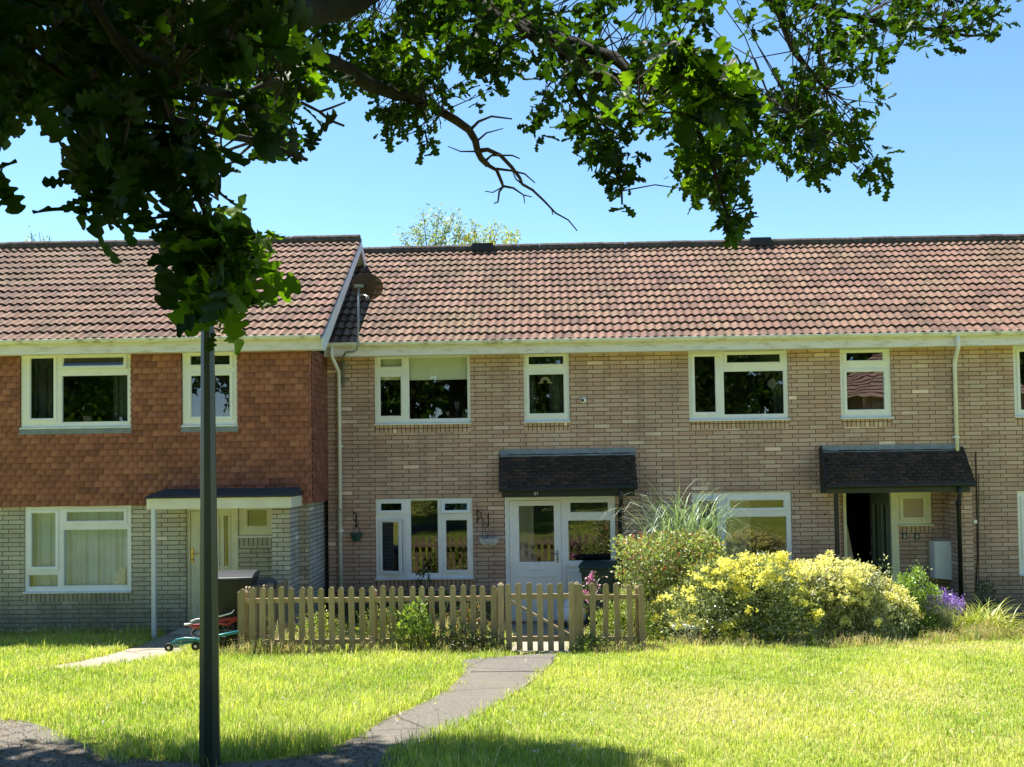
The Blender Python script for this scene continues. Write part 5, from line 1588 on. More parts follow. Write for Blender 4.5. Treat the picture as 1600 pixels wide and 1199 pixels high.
weed(735, YF + .3, .6, .24, 800, G2 + [(.30, .18, .12)], 'reddish brown leafy bush behind the last pales left of the gate', .05)
weed(925, YF - .12, .22, .2, 420, G1 + G2, 'small light weed clump at the foot of the right gate post', .04)
weed(980, YF + .25, .75, .28, 1500, G1 + [(.4, .42, .2)], 'pale leafy bush showing between the pales of the short fence', .05)
weed(945, YF + .3, .5, .2, 700, G1 + [(.4, .42, .2)], 'little pale bush behind the short fence beside the gate', .05)
weed(663, YM - .4, .98, .13, 260, G2, 'dark leafy plant rising in front of the centre window sill', .07)
weed(1385, 14.9, 1.08, .14, 240, [(.30, .36, .14), (.6, .6, .4)], 'thin white-flowered stem in front of the open green door', .04)
b5 = relb(926, 1000, YF + 1.2)
def petu(t):
    pass
shrub('potted_flower', 'pink flowers above the fence in front of the dark green bin', 'flowers', b5, [(0, 0, .85, .1, .08, .12), (0, 0, .5, .12, .1, .35)], 260, .05, G2, [('blossom', 22, .05, [(.80, .25, .55), (.75, .18, .45), (.85, .45, .65)], .3, None)], kind='leaf', stems=5)
# hedge-dark plants at the foot of the middle house wall
for (px, lab) in ((560, 'dark weeds with white daisies at the wall under the green pot'), (620, 'dark weeds at the wall beneath the left window casement'), (690, 'dark weeds at the wall beneath the right window casement'), (745, 'dark weeds at the wall under the white hanging basket')):
    weed(px, YM - .45, .55, .38, 900, G2, lab, .05, flowers=[('daisy', 14, .02, [(.8, .8, .7)], .2, None)], group='weeds along the wall')
# lattice planter under the big shrub
def planter():
    c = relb(1070, 985, 13.75)
    t = thing('lattice_planter', 'low white lattice plant pot on the grass under the yellow flowering shrub', 'planter', c)
    b = MB(); z1 = .28; wv = .19
    for k in range(-4, 6):
        for sgn in (1, -1):
            x0 = k * .08
            pts = [(x0, .06), (x0 + sgn * (z1 - .08), z1 - .02)]
            (xa, za), (xb, zb) = pts
            def clip(x, z, x2, z2):
                if abs(x) > wv: 
                    f = (math.copysign(wv, x) - x2) / (x - x2 + 1e-9); return (math.copysign(wv, x), z2 + (z - z2) * f)
                return (x, z)
            if (xa > wv and xb > wv) or (xa < -wv and xb < -wv): continue
            p1 = clip(xa, za, xb, zb); p2 = clip(xb, zb, xa, za)
            b.bar((p1[0], -wv, p1[1]), (p2[0], -wv, p2[1]), .012, .01, up=(0, 1, 0))
    b.build('lattice', M_UPVC, t)
    b = MB(); b.plate(-wv - .01, wv + .01, z1 - .03, z1 + .01, -wv - .012, wv, []); b.box(-wv, wv, -wv - .008, wv, .0, .05); b.build('rim', M_UPVC, t)
    b = MB(); b.box(-wv + .015, wv - .015, -wv + .015, wv - .015, .05, z1 - .031); b.build('inner_box', plain('dark_liner', (.04, .04, .035), .8), t)
planter()

# ------------------------------------------------------------------ lawn blades
def grass():
    N = 560000
    y = rng.uniform(5.2, YM + 0, N * 2); x = rng.uniform(-12.5, 13, N * 2)
    # keep what lies near the view
    lim = (y * .56 + 1.0)
    k = np.abs(x) < lim
    # density: more where near
    k &= rng.random(N * 2) < np.clip(1.35 - y * .045, .45, 1)
    x = x[k]; y = y[k]
    inside = np.zeros(len(x), bool)
    jx = x + rng.normal(0, .04, len(x)) + .07 * np.sin(y * 7) * np.sin(x * 9 + y * 3) + .03 * np.sin(y * 23 + x * 11); jy = y + rng.normal(0, .08, len(x)) + .08 * np.sin(x * 8 + 1) + .04 * np.sin(x * 21)
    for wp in WP: inside |= in_poly(jx, jy, wp)
    ok = ~inside & ~((x < XLE + .05) & (y > YL - .01)) & ~((y > YM - .02))
    # bare worn verge along the near tarmac
    x = x[ok]; y = y[ok]
    n = len(x)
    f1_ = .5 * np.sin(x * 2.9 + 2 * np.sin(y * 1.1)) * np.sin(y * 2.7 + np.sin(x * 1.9)) + np.sin(x * 1.7 + 1.3) * np.sin(y * 1.3 + .4) + .6 * np.sin(x * 4.1 + y * 2.2) * np.sin(y * 3.7)
    dry = np.exp(-(((x - 1.35) / .9) ** 2 + ((y - 8.6) / 1.2) ** 2)) + np.exp(-(((x - 5.6) / 1.1) ** 2 + ((y - 13.0) / .5) ** 2)) + .8 * np.exp(-(((x - 3.5) / .7) ** 2 + ((y - 9.4) / .8) ** 2))
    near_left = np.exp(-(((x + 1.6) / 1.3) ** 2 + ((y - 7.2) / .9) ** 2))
    left = (x < -.3).astype(float)
    tuft = np.clip(np.sin(x * 9 + 2 * np.sin(y * 5)) * np.sin(y * 8 + 1.5 * np.sin(x * 6)), 0, 1) + 1.2 * np.clip(np.sin(x * 3.3 + 3 * np.sin(y * 2.1)) * np.sin(y * 2.9 + 2 * np.sin(x * 2.3)) - .55, 0, 1)
    h = .044 + .022 * left + .035 * near_left + .030 * tuft + .016 * f1_
    wallz = np.exp(-((YL - y) / .35) ** 2) * (x < XLE) 
    h = h * rng.uniform(.45, 1.5, n) * np.where(rng.random(n) < .015, 2.0, 1) + wallz * rng.uniform(0, .12, n)
    h *= (1 - .45 * np.clip(dry, 0, 1))
    inside_garden = (y > YF + .1) & (x > f0) & (x < g2)
    h = np.clip(h, .012, .3) + inside_garden * rng.uniform(0, .08, n)
    w_ = rng.uniform(.004, .008, n) * (y / 12) ** .4
    az = rng.uniform(0, 2 * np.pi, n); lean = rng.uniform(.1, .95, n)
    z = np.where(y > YM, 0, SLOPE * (YM - y))
    P = np.stack([x, y, z - .004], 1)
    dh = np.stack([np.cos(az), np.sin(az), 0 * az], 1); sd = np.stack([-np.sin(az), np.cos(az), 0 * az], 1)
    up = np.array([0, 0, 1.])
    m1 = P + up * (h * .6)[:, None] + dh * (h * lean * .3)[:, None]
    tp = P + up * (h * (1 - .25 * lean))[:, None] + dh * (h * lean * .95)[:, None]
    V = np.stack([P - sd * (w_ / 2)[:, None], P + sd * (w_ / 2)[:, None], m1 + sd * (w_ * .4)[:, None], m1 - sd * (w_ * .4)[:, None], tp], 1)
    base = np.array([.23, .36, .035]); yy = np.array([.54, .58, .12]); straw = np.array([.66, .57, .34]); deep = np.array([.15, .29, .03])
    a = np.clip(.5 + .35 * f1_ + rng.normal(0, .25, n), 0, 1)[:, None]
    c = base * (1 - a) + yy * a
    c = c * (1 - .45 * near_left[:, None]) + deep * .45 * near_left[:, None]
    ds = ((rng.random(n) < .16 + .55 * np.clip(dry, 0, 1)))[:, None]
    c = np.where(ds, straw * rng.uniform(.7, 1.2, (n, 1)), c) * rng.uniform(.6, 1.35, (n, 1))
    # each blade gets lighter from base to tip
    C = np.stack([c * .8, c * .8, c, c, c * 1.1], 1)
    i = np.arange(n) * 5
    T = np.concatenate([np.stack([i, i + 1, i + 2], 1), np.stack([i, i + 2, i + 3], 1), np.stack([i + 3, i + 2, i + 4], 1)])
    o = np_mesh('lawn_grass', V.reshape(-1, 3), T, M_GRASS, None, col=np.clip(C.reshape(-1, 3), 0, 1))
    tag(o, 'bright yellow-green lawn grass over the whole green in front of the houses', 'grass', kind='stuff')
grass()

def long_grass():
    """unmown seeding grass along the fence, the left wall and the shrub bed"""
    segs = [((f0 - .5, YF - .16), (f1 + .1, YF - .16), .2, 3000, .19), ((g1 + .1, YF - .2), (g2 + .2, YF - .2), .2, 1000, .17), ((g2, 13.3), (FX(1440, 13.3), 13.35), .26, 2600, .16),
            ((FX(1440, 13.5), 13.6), (FX(1640, 13.5), 14.2), .25, 2300, .2), ((f0 + .2, YF + .4), (f1, YF + 1.6), .7, 6500, .30), ((-9.5, YL - .28), (XLE - 1.9, YL - .28), .16, 2600, .17),
            ((FX(900, 13.8), 13.6), (FX(1010, 13.6), 14.3), .3, 900, .3), ((-3.2, 9.6), (-.9, 9.5), .8, 300, .12)]
    V = []; C = []; T = []; b = 0
    Hd = []; Hc = []
    for (p0, p1, sp, n, hh) in segs:
        t = rng.random(n)
        x = p0[0] + (p1[0] - p0[0]) * t + rng.normal(0, .04, n); y = p0[1] + (p1[1] - p0[1]) * t + rng.normal(0, sp * .5, n)
        ins = np.zeros(n, bool)
        for wp in WP: ins |= in_poly(x, y, wp)
        ins |= (y > YM - .03) | ((y > YL - .03) & (x < XLE))
        x, y = x[~ins], y[~ins]; n = len(x)
        h = hh * rng.uniform(.25, 1.2, n) * (1 + .45 * np.sin(x * 5.3) * np.sin(x * 2.1 + 1)) * np.where(rng.random(n) < .06, 1.6, 1); w_ = rng.uniform(.003, .008, n)
        az = rng.uniform(0, 6.283, n); ln = rng.uniform(.2, 1.15, n)
        P = np.stack([x, y, SLOPE * (YM - y) - .004], 1)
        dh = np.stack([np.cos(az), np.sin(az), 0 * az], 1); sd = np.stack([-np.sin(az), np.cos(az), 0 * az], 1)
        up = np.array([0, 0, 1.])
        m1 = P + up * (h * .6)[:, None] + dh * (h * ln * .25)[:, None]
        tp = P + up * (h * (1 - .45 * ln * ln))[:, None] + dh * (h * ln * .9)[:, None]
        V.append(np.stack([P - sd * (w_ / 2)[:, None], P + sd * (w_ / 2)[:, None], m1 + sd * (w_ * .4)[:, None], m1 - sd * (w_ * .4)[:, None], tp], 1).reshape(-1, 3))
        dry = (rng.random(n) < .5)[:, None]
        c = np.where(dry, np.array([.52, .42, .22]), np.array([.22, .31, .06])) * rng.uniform(.7, 1.25, (n, 1))
        C.append(np.repeat(c, 5, 0))
        i = np.arange(n) * 5 + b
        T.append(np.concatenate([np.stack([i, i + 1, i + 2], 1), np.stack([i, i + 2, i + 3], 1), np.stack([i + 3, i + 2, i + 4], 1)]))
        b += n * 5
        sel = rng.random(n) < .22
        q = tp[sel]
        for k in range(4):
            Hd.append(q + rng.normal(0, .006, q.shape) - np.array([0, 0, .014 * k]))
    o = np_mesh('meadow_grass', np.concatenate(V), np.concatenate(T), M_GRASS, None, col=np.concatenate(C))
    tag(o, 'long unmown grass with straw seed heads along the fence and beds', 'grass', kind='stuff')
    Hd = np.concatenate(Hd); n = len(Hd)
    h = leaf_cloud('seed_heads', Hd, rdir(n, 1.2), rdir(n), .024, .008, M_GRASS, o, pick([(.55, .40, .24), (.62, .50, .32), (.45, .28, .20)], n), 'kite')
long_grass()

def clover():
    """scattered white clover heads and yellow buttercups in the long grass, dead leaves on the dirt edge"""
    n = 450
    px = np.concatenate([rng.uniform(1000, 1400, 120), rng.uniform(400, 770, 160), rng.uniform(0, 220, 80), rng.uniform(0, 1600, 90)])
    py = np.concatenate([rng.uniform(985, 1010, 120), rng.uniform(960, 1008, 160), rng.uniform(985, 1002, 80), rng.uniform(1020, 1190, 90)])
    P = np.array([tuple(G(a, b)) for a, b in zip(px, py)]); P[:, 2] += np.where(py > 1012, .05, rng.uniform(.05, .2, n))
    P[:, 1] = np.where((P[:, 0] < XLE) & (P[:, 1] > YL - .1), YL - .12, P[:, 1])
    k = 5
    c = np.repeat(P, k, 0) + rng.normal(0, .008, (n * k, 3))
    o = leaf_cloud('wild_flowers', c, rdir(n * k), rdir(n * k, 1), .022, .018, M_PETAL, None, pick([(.75, .72, .62), (.8, .78, .7), (.7, .6, .1)], n * k), 'kite')
    tag(o, 'tiny white and yellow wild flowers dotted through the long grass', 'flowers', kind='stuff')
    n = 9000
    px = rng.uniform(-60, 620, n); py = rng.uniform(1112, 1260, n)
    kk = (py > 1180 + 22 * np.sin(px * .02) + np.where(px < 170, -75 + px * .4, 0))
    px, py = px[kk], py[kk]; n = len(px)
    lx = rng.uniform(0, 1600, 170); ly = rng.uniform(1025, 1199, 170)
    px = np.concatenate([px, lx]); py = np.concatenate([py, ly]); n = len(px)
    P = np.array([tuple(G(a, b)) for a, b in zip(px, py)]); P[:, 2] += .014
    P[-170:, 2] += .03
    o = leaf_cloud('leaf_litter', P, rdir(n) * np.array([1, 1, .15]), rdir(n, 3.5), rng.uniform(.012, .035, n), .014, M_GRASS, None, pick([(.13, .08, .045), (.20, .13, .07), (.08, .055, .035), (.28, .20, .12)], n, .3), 'kite')
    tag(o, 'brown dead leaf litter along the near edge of the tarmac', 'leaf litter', kind='stuff')
clover()

# ------------------------------------------------------------------ the overhanging oak
def oak():
    t = thing('oak_tree', 'large oak whose dark leafy boughs hang over the top of the view', 'tree', (-3.2, -1.6, 1.4))
    off = Vector((-3.2, -1.6, 1.4))
    limbs = MB(off)
    tr = MB(off)
    tr.tube([(-3.2, -1.6, 1.2), (-3.15, -1.6, 2.2), (-3.05, -1.5, 4.2), (-2.9, -1.2, 6.2), (-2.6, -.8, 8.4)], [.42, .34, .30, .25, .16], 14)
    tr.build('trunk', M_BARK, t, smooth=True)
    BR = []
    def branch(pts, r0, r1, name='branch', n=9, wob=.02):
        P = [Vector(p) for p in pts]
        # subdivide with wobble so the wood is not straight
        out = [P[0]]
        for a, b in zip(P[:-1], P[1:]):
            for k in range(1, 4):
                q = a.lerp(b, k / 3)
                if k < 3: q += Vector(rng.normal(0, wob, 3)) * (b - a).length
                out.append(q)
        rs = [r0 + (r1 - r0) * (i / (len(out) - 1)) ** .8 for i in range(len(out))]
        m = MB(off); m.tube(out, rs, n); m.build(name, M_BARK, t, smooth=True)
        BR.extend(out)
        return out
    # heavy limb crossing the top left corner
    branch([(-3.0, -1.4, 5.0), D(120, -190, 3.0), D(280, 70, 4.1), D(370, 38, 4.6), D(470, 2, 5.2), D(640, -50, 6.0), D(900, -150, 7.0)], .22, .10, 'bough', 12)
    branch([D(330, 60, 4.3), D(440, 95, 5.0), D(520, 100, 5.4), D(580, 135, 5.7), D(640, 150, 6.0), D(690, 175, 6.2)], .07, .028, 'bough', 10)
    branch([D(700, -60, 6.2), D(745, 5, 6.0), D(800, 25, 5.6), D(860, 60, 5.2), D(960, 90, 5.0), D(1010, 130, 4.8)], .09, .02, 'bough')
    branch([D(860, 60, 5.2), D(930, 120, 5.0), D(1060, 130, 4.9), D(1180, 160, 5.2), D(1260, 200, 5.8)], .035, .012)
    branch([D(930, -100, 6.4), D(1150, -60, 6.8), D(1220, 20, 6.6), D(1240, 80, 6.5), D(1290, 140, 6.5)], .06, .012)
    branch([D(1150, -60, 6.8), D(1300, 20, 6.8), D(1430, 45, 6.9), D(1545, 55, 6.9)], .035, .008)
    branch([D(1010, 130, 4.8), D(1090, 200, 4.6), D(1120, 280, 4.6), D(1140, 350, 4.6)], .02, .006)
    branch([D(870, 70, 5.2), D(930, 190, 5.0), D(965, 260, 4.9), D(972, 320, 4.9)], .018, .005)
    # near twigs, hanging low on the left
    branch([(-2.6, -.6, 5.4), D(60, -120, 1.9), D(180, 60, 2.1), D(270, 190, 2.3), D(320, 330, 2.4), D(330, 440, 2.4), D(338, 470, 2.4)], .014, .005)
    branch([(-2.6, -.6, 5.4), D(-60, 20, 2.2), D(90, 110, 2.4), D(190, 200, 2.5), D(160, 290, 2.5)], .014, .005)
    branch([D(270, 190, 2.3), D(400, 220, 2.6), D(480, 250, 2.7)], .014, .005)
    branch([D(180, 60, 2.1), D(310, 140, 2.3), D(370, 150, 2.4), D(440, 120, 2.6)], .016, .005)
    # dead branch hanging free over the sky
    dd = 6.2
    dead = MB(off)
    def dt(pts, r0, r1):
        Q = [D(x, y, dd + .04 * i) for i, (x, y) in enumerate(pts)]
        dead.tube(Q, [r0 + (r1 - r0) * i / (len(Q) - 1) for i in range(len(Q))], 7)
    dt([(690, 175), (712, 188), (733, 203), (743, 220), (746, 235), (752, 248), (762, 258)], .030, .020)
    dt([(748, 236), (762, 234), (782, 243), (800, 262), (812, 278), (816, 288), (832, 297), (850, 314), (868, 333), (888, 344), (902, 361)], .016, .004)
    dt([(762, 258), (776, 266), (784, 285), (786, 292), (780, 300), (778, 316), (772, 318)], .014, .004)
    dt([(786, 291), (802, 294), (818, 305), (820, 318)], .009, .003); dt([(818, 305), (831, 308)], .005, .003)
    dt([(735, 203), (748, 190), (768, 182), (800, 186)], .011, .005); dt([(744, 222), (760, 208), (786, 201)], .008, .003)
    dt([(742, 237), (720, 237), (700, 229)], .006, .003); dt([(758, 252), (768, 243), (800, 243), (812, 248)], .009, .004)
    dt([(776, 264), (800, 267), (820, 272), (836, 286)], .009, .004); dt([(786, 292), (770, 301), (758, 299)], .005, .003); dt([(862, 327), (864, 336)], .005, .003)
    dt([(816, 288), (806, 280), (800, 266)], .006, .004)
    dead.build('dead_branch', M_TWIG, t, smooth=True)
    # a couple of bare twigs at the left
    for pts in ([(470, 160), (500, 175), (520, 168), (540, 160)], [(500, 175), (515, 188), (538, 197)], [(100, 225), (98, 245), (99, 262)]):
        tw = MB(off)
        tw.tube([D(x, y, 3.2) for x, y in pts], [.006, .005, .004, .003][:len(pts)], 5)
        tw.build('bare_twig', M_TWIG, t)

    # leaf sprays: (outline on the picture, distance range, sprays, leaves per spray, leaf length, kind)
    Z = [
        ([(-80, -80), (440, -80), (430, 20), (400, 80), (345, 130), (310, 185), (230, 205), (140, 170), (70, 185), (-80, 190)], (2.0, 4.6), 285, 7, .112, 'oak'),
        ([(250, -80), (700, -80), (700, 30), (690, 120), (640, 150), (560, 100), (500, 150), (430, 150), (300, 120)], (5.6, 7.6), 195, 7, .105, 'oakfar'),
        ([(170, 200), (320, 180), (345, 240), (360, 320), (350, 400), (325, 420), (300, 380), (275, 330), (240, 280), (190, 255)], (2.1, 2.8), 46, 6, .115, 'oak'),
        ([(120, 262), (180, 245), (205, 290), (180, 312), (130, 318)], (2.2, 2.6), 8, 5, .12, 'oak'),
        ([(380, 160), (470, 175), (485, 225), (465, 255), (430, 255), (395, 220)], (2.4, 3.2), 20, 6, .115, 'oak'),
        ([(300, 400), (345, 385), (390, 395), (405, 430), (385, 455), (330, 462), (305, 448)], (2.2, 2.6), 17, 6, .115, 'oak'),
        ([(325, 440), (362, 445), (362, 520), (345, 530), (330, 500)], (2.25, 2.4), 5, 4, .115, 'oak'),
        ([(-60, 262), (-10, 275), (-10, 340), (-25, 370), (-60, 375)], (2.4, 2.8), 6, 5, .12, 'oak'),
        ([(395, 60), (470, 50), (470, 150), (400, 140)], (2.6, 3.4), 12, 6, .12, 'oak'),
        ([(480, 60), (720, -20), (720, 110), (690, 170), (700, 200), (640, 200), (590, 175), (520, 120)], (5.8, 6.9), 112, 7, .10, 'oakfar'),
        ([(595, 165), (640, 160), (665, 190), (675, 235), (650, 245), (640, 215), (600, 215)], (6.0, 6.4), 22, 5, .095, 'oakfar'),
        ([(690, -60), (1120, -60), (1110, 40), (1100, 90), (1180, 120), (1200, 190), (1150, 260), (1090, 250), (1030, 200), (960, 215), (900, 200), (850, 160), (840, 110), (760, 110), (700, 60)], (4.2, 6.4), 235, 7, .105, 'oakfar'),
        ([(700, 40), (810, 60), (800, 120), (790, 155), (715, 165), (720, 110)], (5.2, 6.2), 40, 6, .095, 'oakfar'),
        ([(820, 160), (850, 150), (850, 215), (830, 222)], (5.4, 5.8), 8, 5, .09, 'oakfar'),
        ([(895, 190), (1010, 210), (1000, 260), (975, 270), (985, 325), (945, 325), (945, 275), (905, 240)], (4.7, 5.2), 34, 6, .09, 'oakfar'),
        ([(1030, 190), (1180, 190), (1185, 260), (1150, 300), (1170, 360), (1130, 370), (1110, 320), (1060, 290)], (4.4, 5.2), 62, 7, .10, 'oakfar'),
        ([(1060, 60), (1150, 90), (1170, 160), (1130, 190), (1040, 150), (980, 150)], (3.6, 4.2), 34, 6, .125, 'oak'),
        ([(1130, -60), (1480, -60), (1470, 20), (1390, 60), (1380, 120), (1400, 190), (1380, 210), (1290, 220), (1240, 190), (1230, 130), (1290, 100), (1230, 40), (1150, 60)], (5.6, 7.0), 150, 7, .10, 'oakfar'),
        ([(1190, 130), (1260, 120), (1290, 240), (1200, 280), (1170, 250)], (5.4, 6.4), 40, 7, .095, 'oakfar'),
        ([(1240, 200), (1340, 210), (1395, 245), (1390, 290), (1350, 300), (1320, 260), (1280, 280), (1240, 250)], (5.8, 6.4), 38, 6, .095, 'oakfar'),
        ([(1400, -60), (1592, -60), (1580, 40), (1560, 60), (1500, 50), (1490, 85), (1430, 90), (1400, 60)], (6.2, 7.0), 62, 7, .095, 'oakfar'),
    ]
    # holes in the crown where the sun reaches single sprays
    GAPS = [D(408, 385, 2.45), D(415, 95, 2.9), D(330, 130, 3.2), D(1000, 175, 3.9), D(1110, 115, 4.0), D(1085, 250, 4.8), D(640, 60, 6.2), D(1350, 40, 6.3)]
    for g_ in GAPS[:5]: BR.append(g_)
    brp = np.array([tuple(p) for p in BR])
    oaks = {'oak': [], 'oakfar': []}
    twm = MB(off)
    for (poly, (d0, d1), ns, nl, L, kind) in Z:
        xs = [p[0] for p in poly]; ys = [p[1] for p in poly]
        got = 0
        while got < ns:
            px = rng.uniform(min(xs), max(xs)); py = rng.uniform(min(ys), max(ys))
            if not in_poly([px], [py], poly)[0]: continue
            # open gaps in the canopy
            gp = math.sin(px * .043 + 1.1) * math.sin(py * .051 + .7) + .5 * math.sin(px * .11) * math.sin(py * .093 + 2)
            if gp > .5 and not (px < 330): 
                if rng.random() < .8: continue
            got += 1
            c = np.array(tuple(D(px, py, rng.uniform(d0, d1))))
            # twig towards the nearest wood
            k = np.argmin(((brp - c) ** 2).sum(1)); q = brp[k]
            dist = np.linalg.norm(q - c)
            if dist < 1.3 and np.linalg.norm(q - np.array([0, 0, EYE])) > 2.0 and px > 60 and rng.random() < .6:
                mid = (q + c) / 2 + rng.normal(0, .04, 3) + np.array([0, 0, .03])
                twm.tube([q, mid, c], [.0045, .0035, .002], 4, False)
            ax = norm((c - q) / (dist + 1e-6) + rng.normal(0, .5, 3))
            oaks[kind].append((c, ax, nl, L))
    for g_ in GAPS[:6]:
        for _ in range(3): oaks['oak'].append((np.array(tuple(g_)) + rng.normal(0, .05, 3), norm(rng.normal(0, 1, 3)), 5, .115))
    for kind, arr in oaks.items():
        P = []; Dr = []; Nr = []; Ls = []
        for (c, ax, nl, L) in arr:
            nn = nl + rng.integers(-2, 3)
            d = norm(ax * .7 + rng.normal(0, .75, (nn, 3)) + np.array([0, 0, -.25]))
            P.append(c + rng.normal(0, .02, (nn, 3)) + ax * rng.uniform(-.09, .02, (nn, 1))); Dr.append(d)
            Nr.append(norm(rng.normal(0, .55, (nn, 3)) + np.array([-.2, .1, .9]))); Ls.append(L * rng.uniform(.42, 1.25, nn))
        P = np.concatenate(P); Dr = np.concatenate(Dr); Nr = np.concatenate(Nr); Ls = np.concatenate(Ls)
        ok = np.ones(len(P), bool)
        for g_ in GAPS:
            v = P - np.array(tuple(g_)); a_ = v @ np.array(tuple(S))
            ok &= ~((a_ > .10) & (np.linalg.norm(v - a_[:, None] * np.array(tuple(S)), axis=1) < .20))
        P, Dr, Nr, Ls = P[ok], Dr[ok], Nr[ok], Ls[ok]
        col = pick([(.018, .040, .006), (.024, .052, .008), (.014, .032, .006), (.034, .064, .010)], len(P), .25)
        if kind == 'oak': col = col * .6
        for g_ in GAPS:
            glow = (np.linalg.norm(P - np.array(tuple(g_)), axis=1) < .24) & (rng.random(len(P)) < .75)
            col[glow] = pick([(.07, .13, .012), (.095, .155, .016)], int(glow.sum()), .15)  # leaves at the gaps coloured lighter to paint in a sunlit glow
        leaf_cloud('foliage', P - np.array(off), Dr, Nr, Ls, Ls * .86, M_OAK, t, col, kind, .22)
    twm.build('twigs', M_TWIG, t)
    # the rest of the crown, above and behind the view; it shades the near ground
    n = 30000
    lump = [(-3, -2.2, 7.6, 3.6, 3.2, 2.2), (-1.2, 1.2, 7.9, 3.6, 3.0, 1.5), (-4.5, 2.4, 7.6, 2.8, 2.8, 1.4), (2.2, .2, 8.2, 3.4, 2.6, 1.3), (.5, -3.5, 7.5, 4, 3, 1.8), (-4.0, 5.4, 8.2, 2.6, 2.0, .9), (-1.6, 4.2, 8.0, 1.8, 1.6, .8), (-4.6, 8.6, 9.0, 2.4, 1.7, .6), (-6.6, 8.6, 9.1, 2, 2, .7), (-4.2, 8.0, 8.8, 1.6, 1.5, .5)]
    P, d, _ = lump_points(lump, n, .6)
    SUNV = np.array(tuple(S))
    def off_ray(pts, r=.42):
        ok = np.ones(len(pts), bool)
        for g_ in GAPS:
            v = pts - np.array(tuple(g_)); a_ = v @ SUNV
            dd_ = np.linalg.norm(v - a_[:, None] * SUNV, axis=1)
            ok &= ~((a_ > .12) & (dd_ < r))
        return ok
    P = P[off_ray(P)]
    keep = np.array([(lambda q: q is None or q[1] < -90 or q[0] < -300 or q[0] > 1900)(proj(p)) for p in P])
    P = P[keep]; n = len(P)
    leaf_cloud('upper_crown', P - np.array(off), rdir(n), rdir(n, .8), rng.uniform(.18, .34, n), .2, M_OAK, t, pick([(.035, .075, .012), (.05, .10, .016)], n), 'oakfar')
    lump = [(-6.4, 9.1, 9.3, 1.7, 1.2, .5), (-4.5, 9.2, 9.3, 1.5, 1.1, .5), (-3.7, 9.7, 9.5, 1.0, .8, .4), (-5.6, 7.2, 9.0, 2.2, 1.5, .6), (-4.0, 7.2, 9.0, 1.5, 1.4, .6), (-8.3, 9.0, 9.3, 1.7, 1.3, .5)]
    P, d, _ = lump_points(lump, 18000, .6)
    keep = np.array([(lambda q: q is None or q[1] < -60 or q[0] < -200)(proj(p)) for p in P])
    P = P[keep]; n = len(P)
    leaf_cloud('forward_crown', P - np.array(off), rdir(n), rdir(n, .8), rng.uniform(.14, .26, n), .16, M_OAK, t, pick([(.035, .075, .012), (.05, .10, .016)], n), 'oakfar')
    for e in ((-1.2, 1.2, 7.6), (2.2, .2, 8.0), (-4.6, 2.4, 7.5), (.5, -3.4, 7.4), (-4.0, 5.4, 8.2), (-4.6, 8.4, 8.8)):
        m = MB(off); s0 = Vector((-3.0, -1.3, 5.6)); e = Vector(e); m.tube([s0, s0.lerp(e, .5) + Vector((0, 0, .3)), e], [.15, .09, .04], 9); m.build('bough', M_BARK, t, smooth=True)
oak()

# ------------------------------------------------------------------ far trees above the roof, trees and a house across the green (mirrored in the windows)
def wispy(px, py, w_, h_, y, n, label, tones, top=None):
    c = W(px, py, y)
    t = thing('ash_tree', label, 'tree', (c.x, y, 0), 'trees behind the roofs')
    s_ = y / F
    zt = c.z
    m = MB(); tips = []
    for k in range(9):
        a = Vector((rng.normal(0, .1), rng.normal(0, .3), zt - 1.6))
        e = Vector((w_ * s_ * ((k * 5 % 9) / 4.0 - 1), rng.normal(0, .4), zt + (.35 + .65 * ((k * 7 % 9) / 8)) * h_ * s_ * (1 - .3 * abs((k * 5 % 9) / 4.0 - 1))))
        md = a.lerp(e, .5) + Vector((0, 0, .2)); m.tube([a, md, e], [.03, .015, .006], 5, False)
        for u in np.linspace(.35, 1, 12): tips.append(tuple(a.lerp(md, u * 2) if u < .5 else md.lerp(e, u * 2 - 1)))
    m.tube([(0, 0, 0), (0, 0, zt - 1.5)], [.16, .06], 8)
    m.build('trunk', M_BARK, t)
    tips = np.array(tips)
    P = tips[rng.integers(len(tips), size=n)] + rng.normal(0, .09, (n, 3))
    leaf_cloud('crown', P, rdir(n, -.5), rdir(n), rng.uniform(.09, .15, n), .045, M_LEAF, t, pick(tones, n), 'kite')
gtn = [(.22, .30, .10), (.36, .42, .14), (.15, .22, .08), (.48, .46, .18)]
wispy(675, 378, 48, 62, 27, 1500, 'wispy ash tree poking above the ridge at the middle of the roof', gtn)
wispy(756, 385, 52, 34, 27.5, 1900, 'yellowish tree top just right of the wispy ash above the ridge', [(.40, .44, .12), (.50, .50, .16), (.30, .36, .10)])
wispy(835, 392, 30, 12, 28, 360, 'low tree top barely showing over the ridge, rightmost of the tree tops', gtn)
wispy(62, 380, 14, 18, 27, 140, 'tiny palm-like tree top above the left house ridge', gtn)

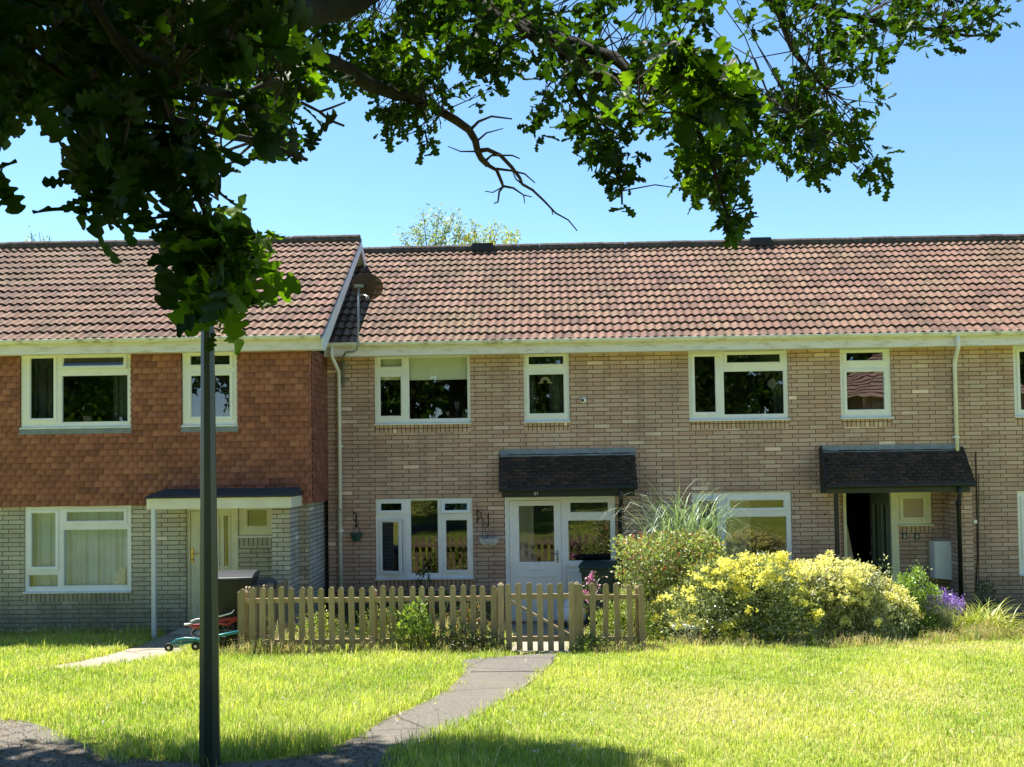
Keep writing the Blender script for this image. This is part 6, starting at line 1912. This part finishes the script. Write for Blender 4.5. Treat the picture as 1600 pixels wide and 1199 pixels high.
def back_tree(x, y, h, r, n, label):
    t = thing('broadleaf_tree', label, 'tree', (x, y, 1.4), 'trees across the green')
    m = MB(); m.tube([(0, 0, -.2), (.1, 0, h * .4), (.0, .1, h * .8)], [.35, .25, .1], 10)
    for k in range(7):
        a = k * .9; m.tube([(0, 0, h * (.3 + .05 * k)), (r * .6 * math.cos(a), r * .6 * math.sin(a), h * (.5 + .05 * k))], [.12, .04], 6)
    m.build('trunk', M_BARK, t)
    lum = [(rng.normal(0, r * .45), rng.normal(0, r * .45), h * rng.uniform(.35, .9), r * rng.uniform(.4, .6), r * rng.uniform(.4, .6), h * rng.uniform(.12, .2)) for _ in range(12)]
    P, d, _ = lump_points(lum, n, .3)
    leaf_cloud('crown', P, rdir(n), rdir(n, .5), rng.uniform(.22, .42, n), .24, M_OAK, t, pick([(.05, .09, .02), (.07, .12, .025), (.035, .065, .015)], n), 'kite')
for i, (x, y, h, r, lab) in enumerate([(-15, -16, 11, 4.5, 'broad tree farthest left across the green'), (-7, -18, 13, 5.2, 'tall tree left of centre across the green'), (1.5, -19, 12, 5, 'round tree in the centre across the green'), (9.5, -17, 12, 4.6, 'tall tree right of centre across the green'),
                                       (28, -20, 12, 5, 'broad tree farthest right across the green'), (-24, -14, 10, 4.5, 'low tree at the far left end across the green')]):
    back_tree(x, y, h, r, 5200, lab)

def woodland():
    n = 42000
    lum = [(x, -31 + rng.normal(0, 2), rng.uniform(3, 12), 4.5, 3, 3.6) for x in np.linspace(-70, 80, 70)]
    P, d, _ = lump_points(lum, n, .3)
    P[:, 2] += 1.4
    o = leaf_cloud('woodland', P, rdir(n), rdir(n, .5), rng.uniform(.6, 1.1, n), .6, M_OAK, None, pick([(.05, .09, .02), (.07, .12, .025), (.035, .065, .015)], n), 'kite')
    tag(o, 'dark belt of woodland across the green, mirrored in the windows', 'woodland', kind='stuff')
woodland()

def opposite_house():
    t = thing('gabled_house', 'brick house with a brown tiled hipped gable roof across the green', 'house', (0, 0, 0))
    cx, cy, z0 = 20.3, -18, 1.4
    m = MB(); m.box(cx - 4, cx + 4, cy - 4, cy + 4, z0 - .3, z0 + 4.4); m.build('wall', M_BRICK, t)
    tones = [(.36, .22, .17), (.42, .27, .21), (.31, .19, .15)]
    ap = Vector((cx, cy, z0 + 8.2))
    m = MB(); e = 4.4; z = z0 + 4.3
    n = 20; vs = []; fs = []
    cs = [(-e, -e), (e, -e), (e, e), (-e, e)]
    for s_ in range(4):
        a = Vector((cx + cs[s_][0], cy + cs[s_][1], z)); b = Vector((cx + cs[(s_ + 1) % 4][0], cy + cs[(s_ + 1) % 4][1], z))
        for k in range(n):
            u0, u1 = k / n, (k + 1) / n
            q = [a.lerp(ap, u0), b.lerp(ap, u0), b.lerp(ap, u1), a.lerp(ap, u1)]
            lift = (q[1] - q[0]).cross(q[3] - q[0])
            nn = (b - a).cross(ap - a).normalized() * .06
            m.add([q[0] + nn, q[1] + nn, q[2], q[3]], [(0, 1, 2, 3)]); m.add([q[0], q[1], q[1] + nn, q[0] + nn], [(0, 1, 2, 3)])
    m.build('roof', plain('opposite_roof', (.44, .30, .24), .9, .3, 20), t)
    m = MB()
    for k in (-2, 1.2): m.box(cx + k, cx + k + 1.2, cy + 4.001, cy + 4.05, z0 + 2.6, z0 + 3.8)
    m.build('window', M_UPVC, t)
opposite_house()
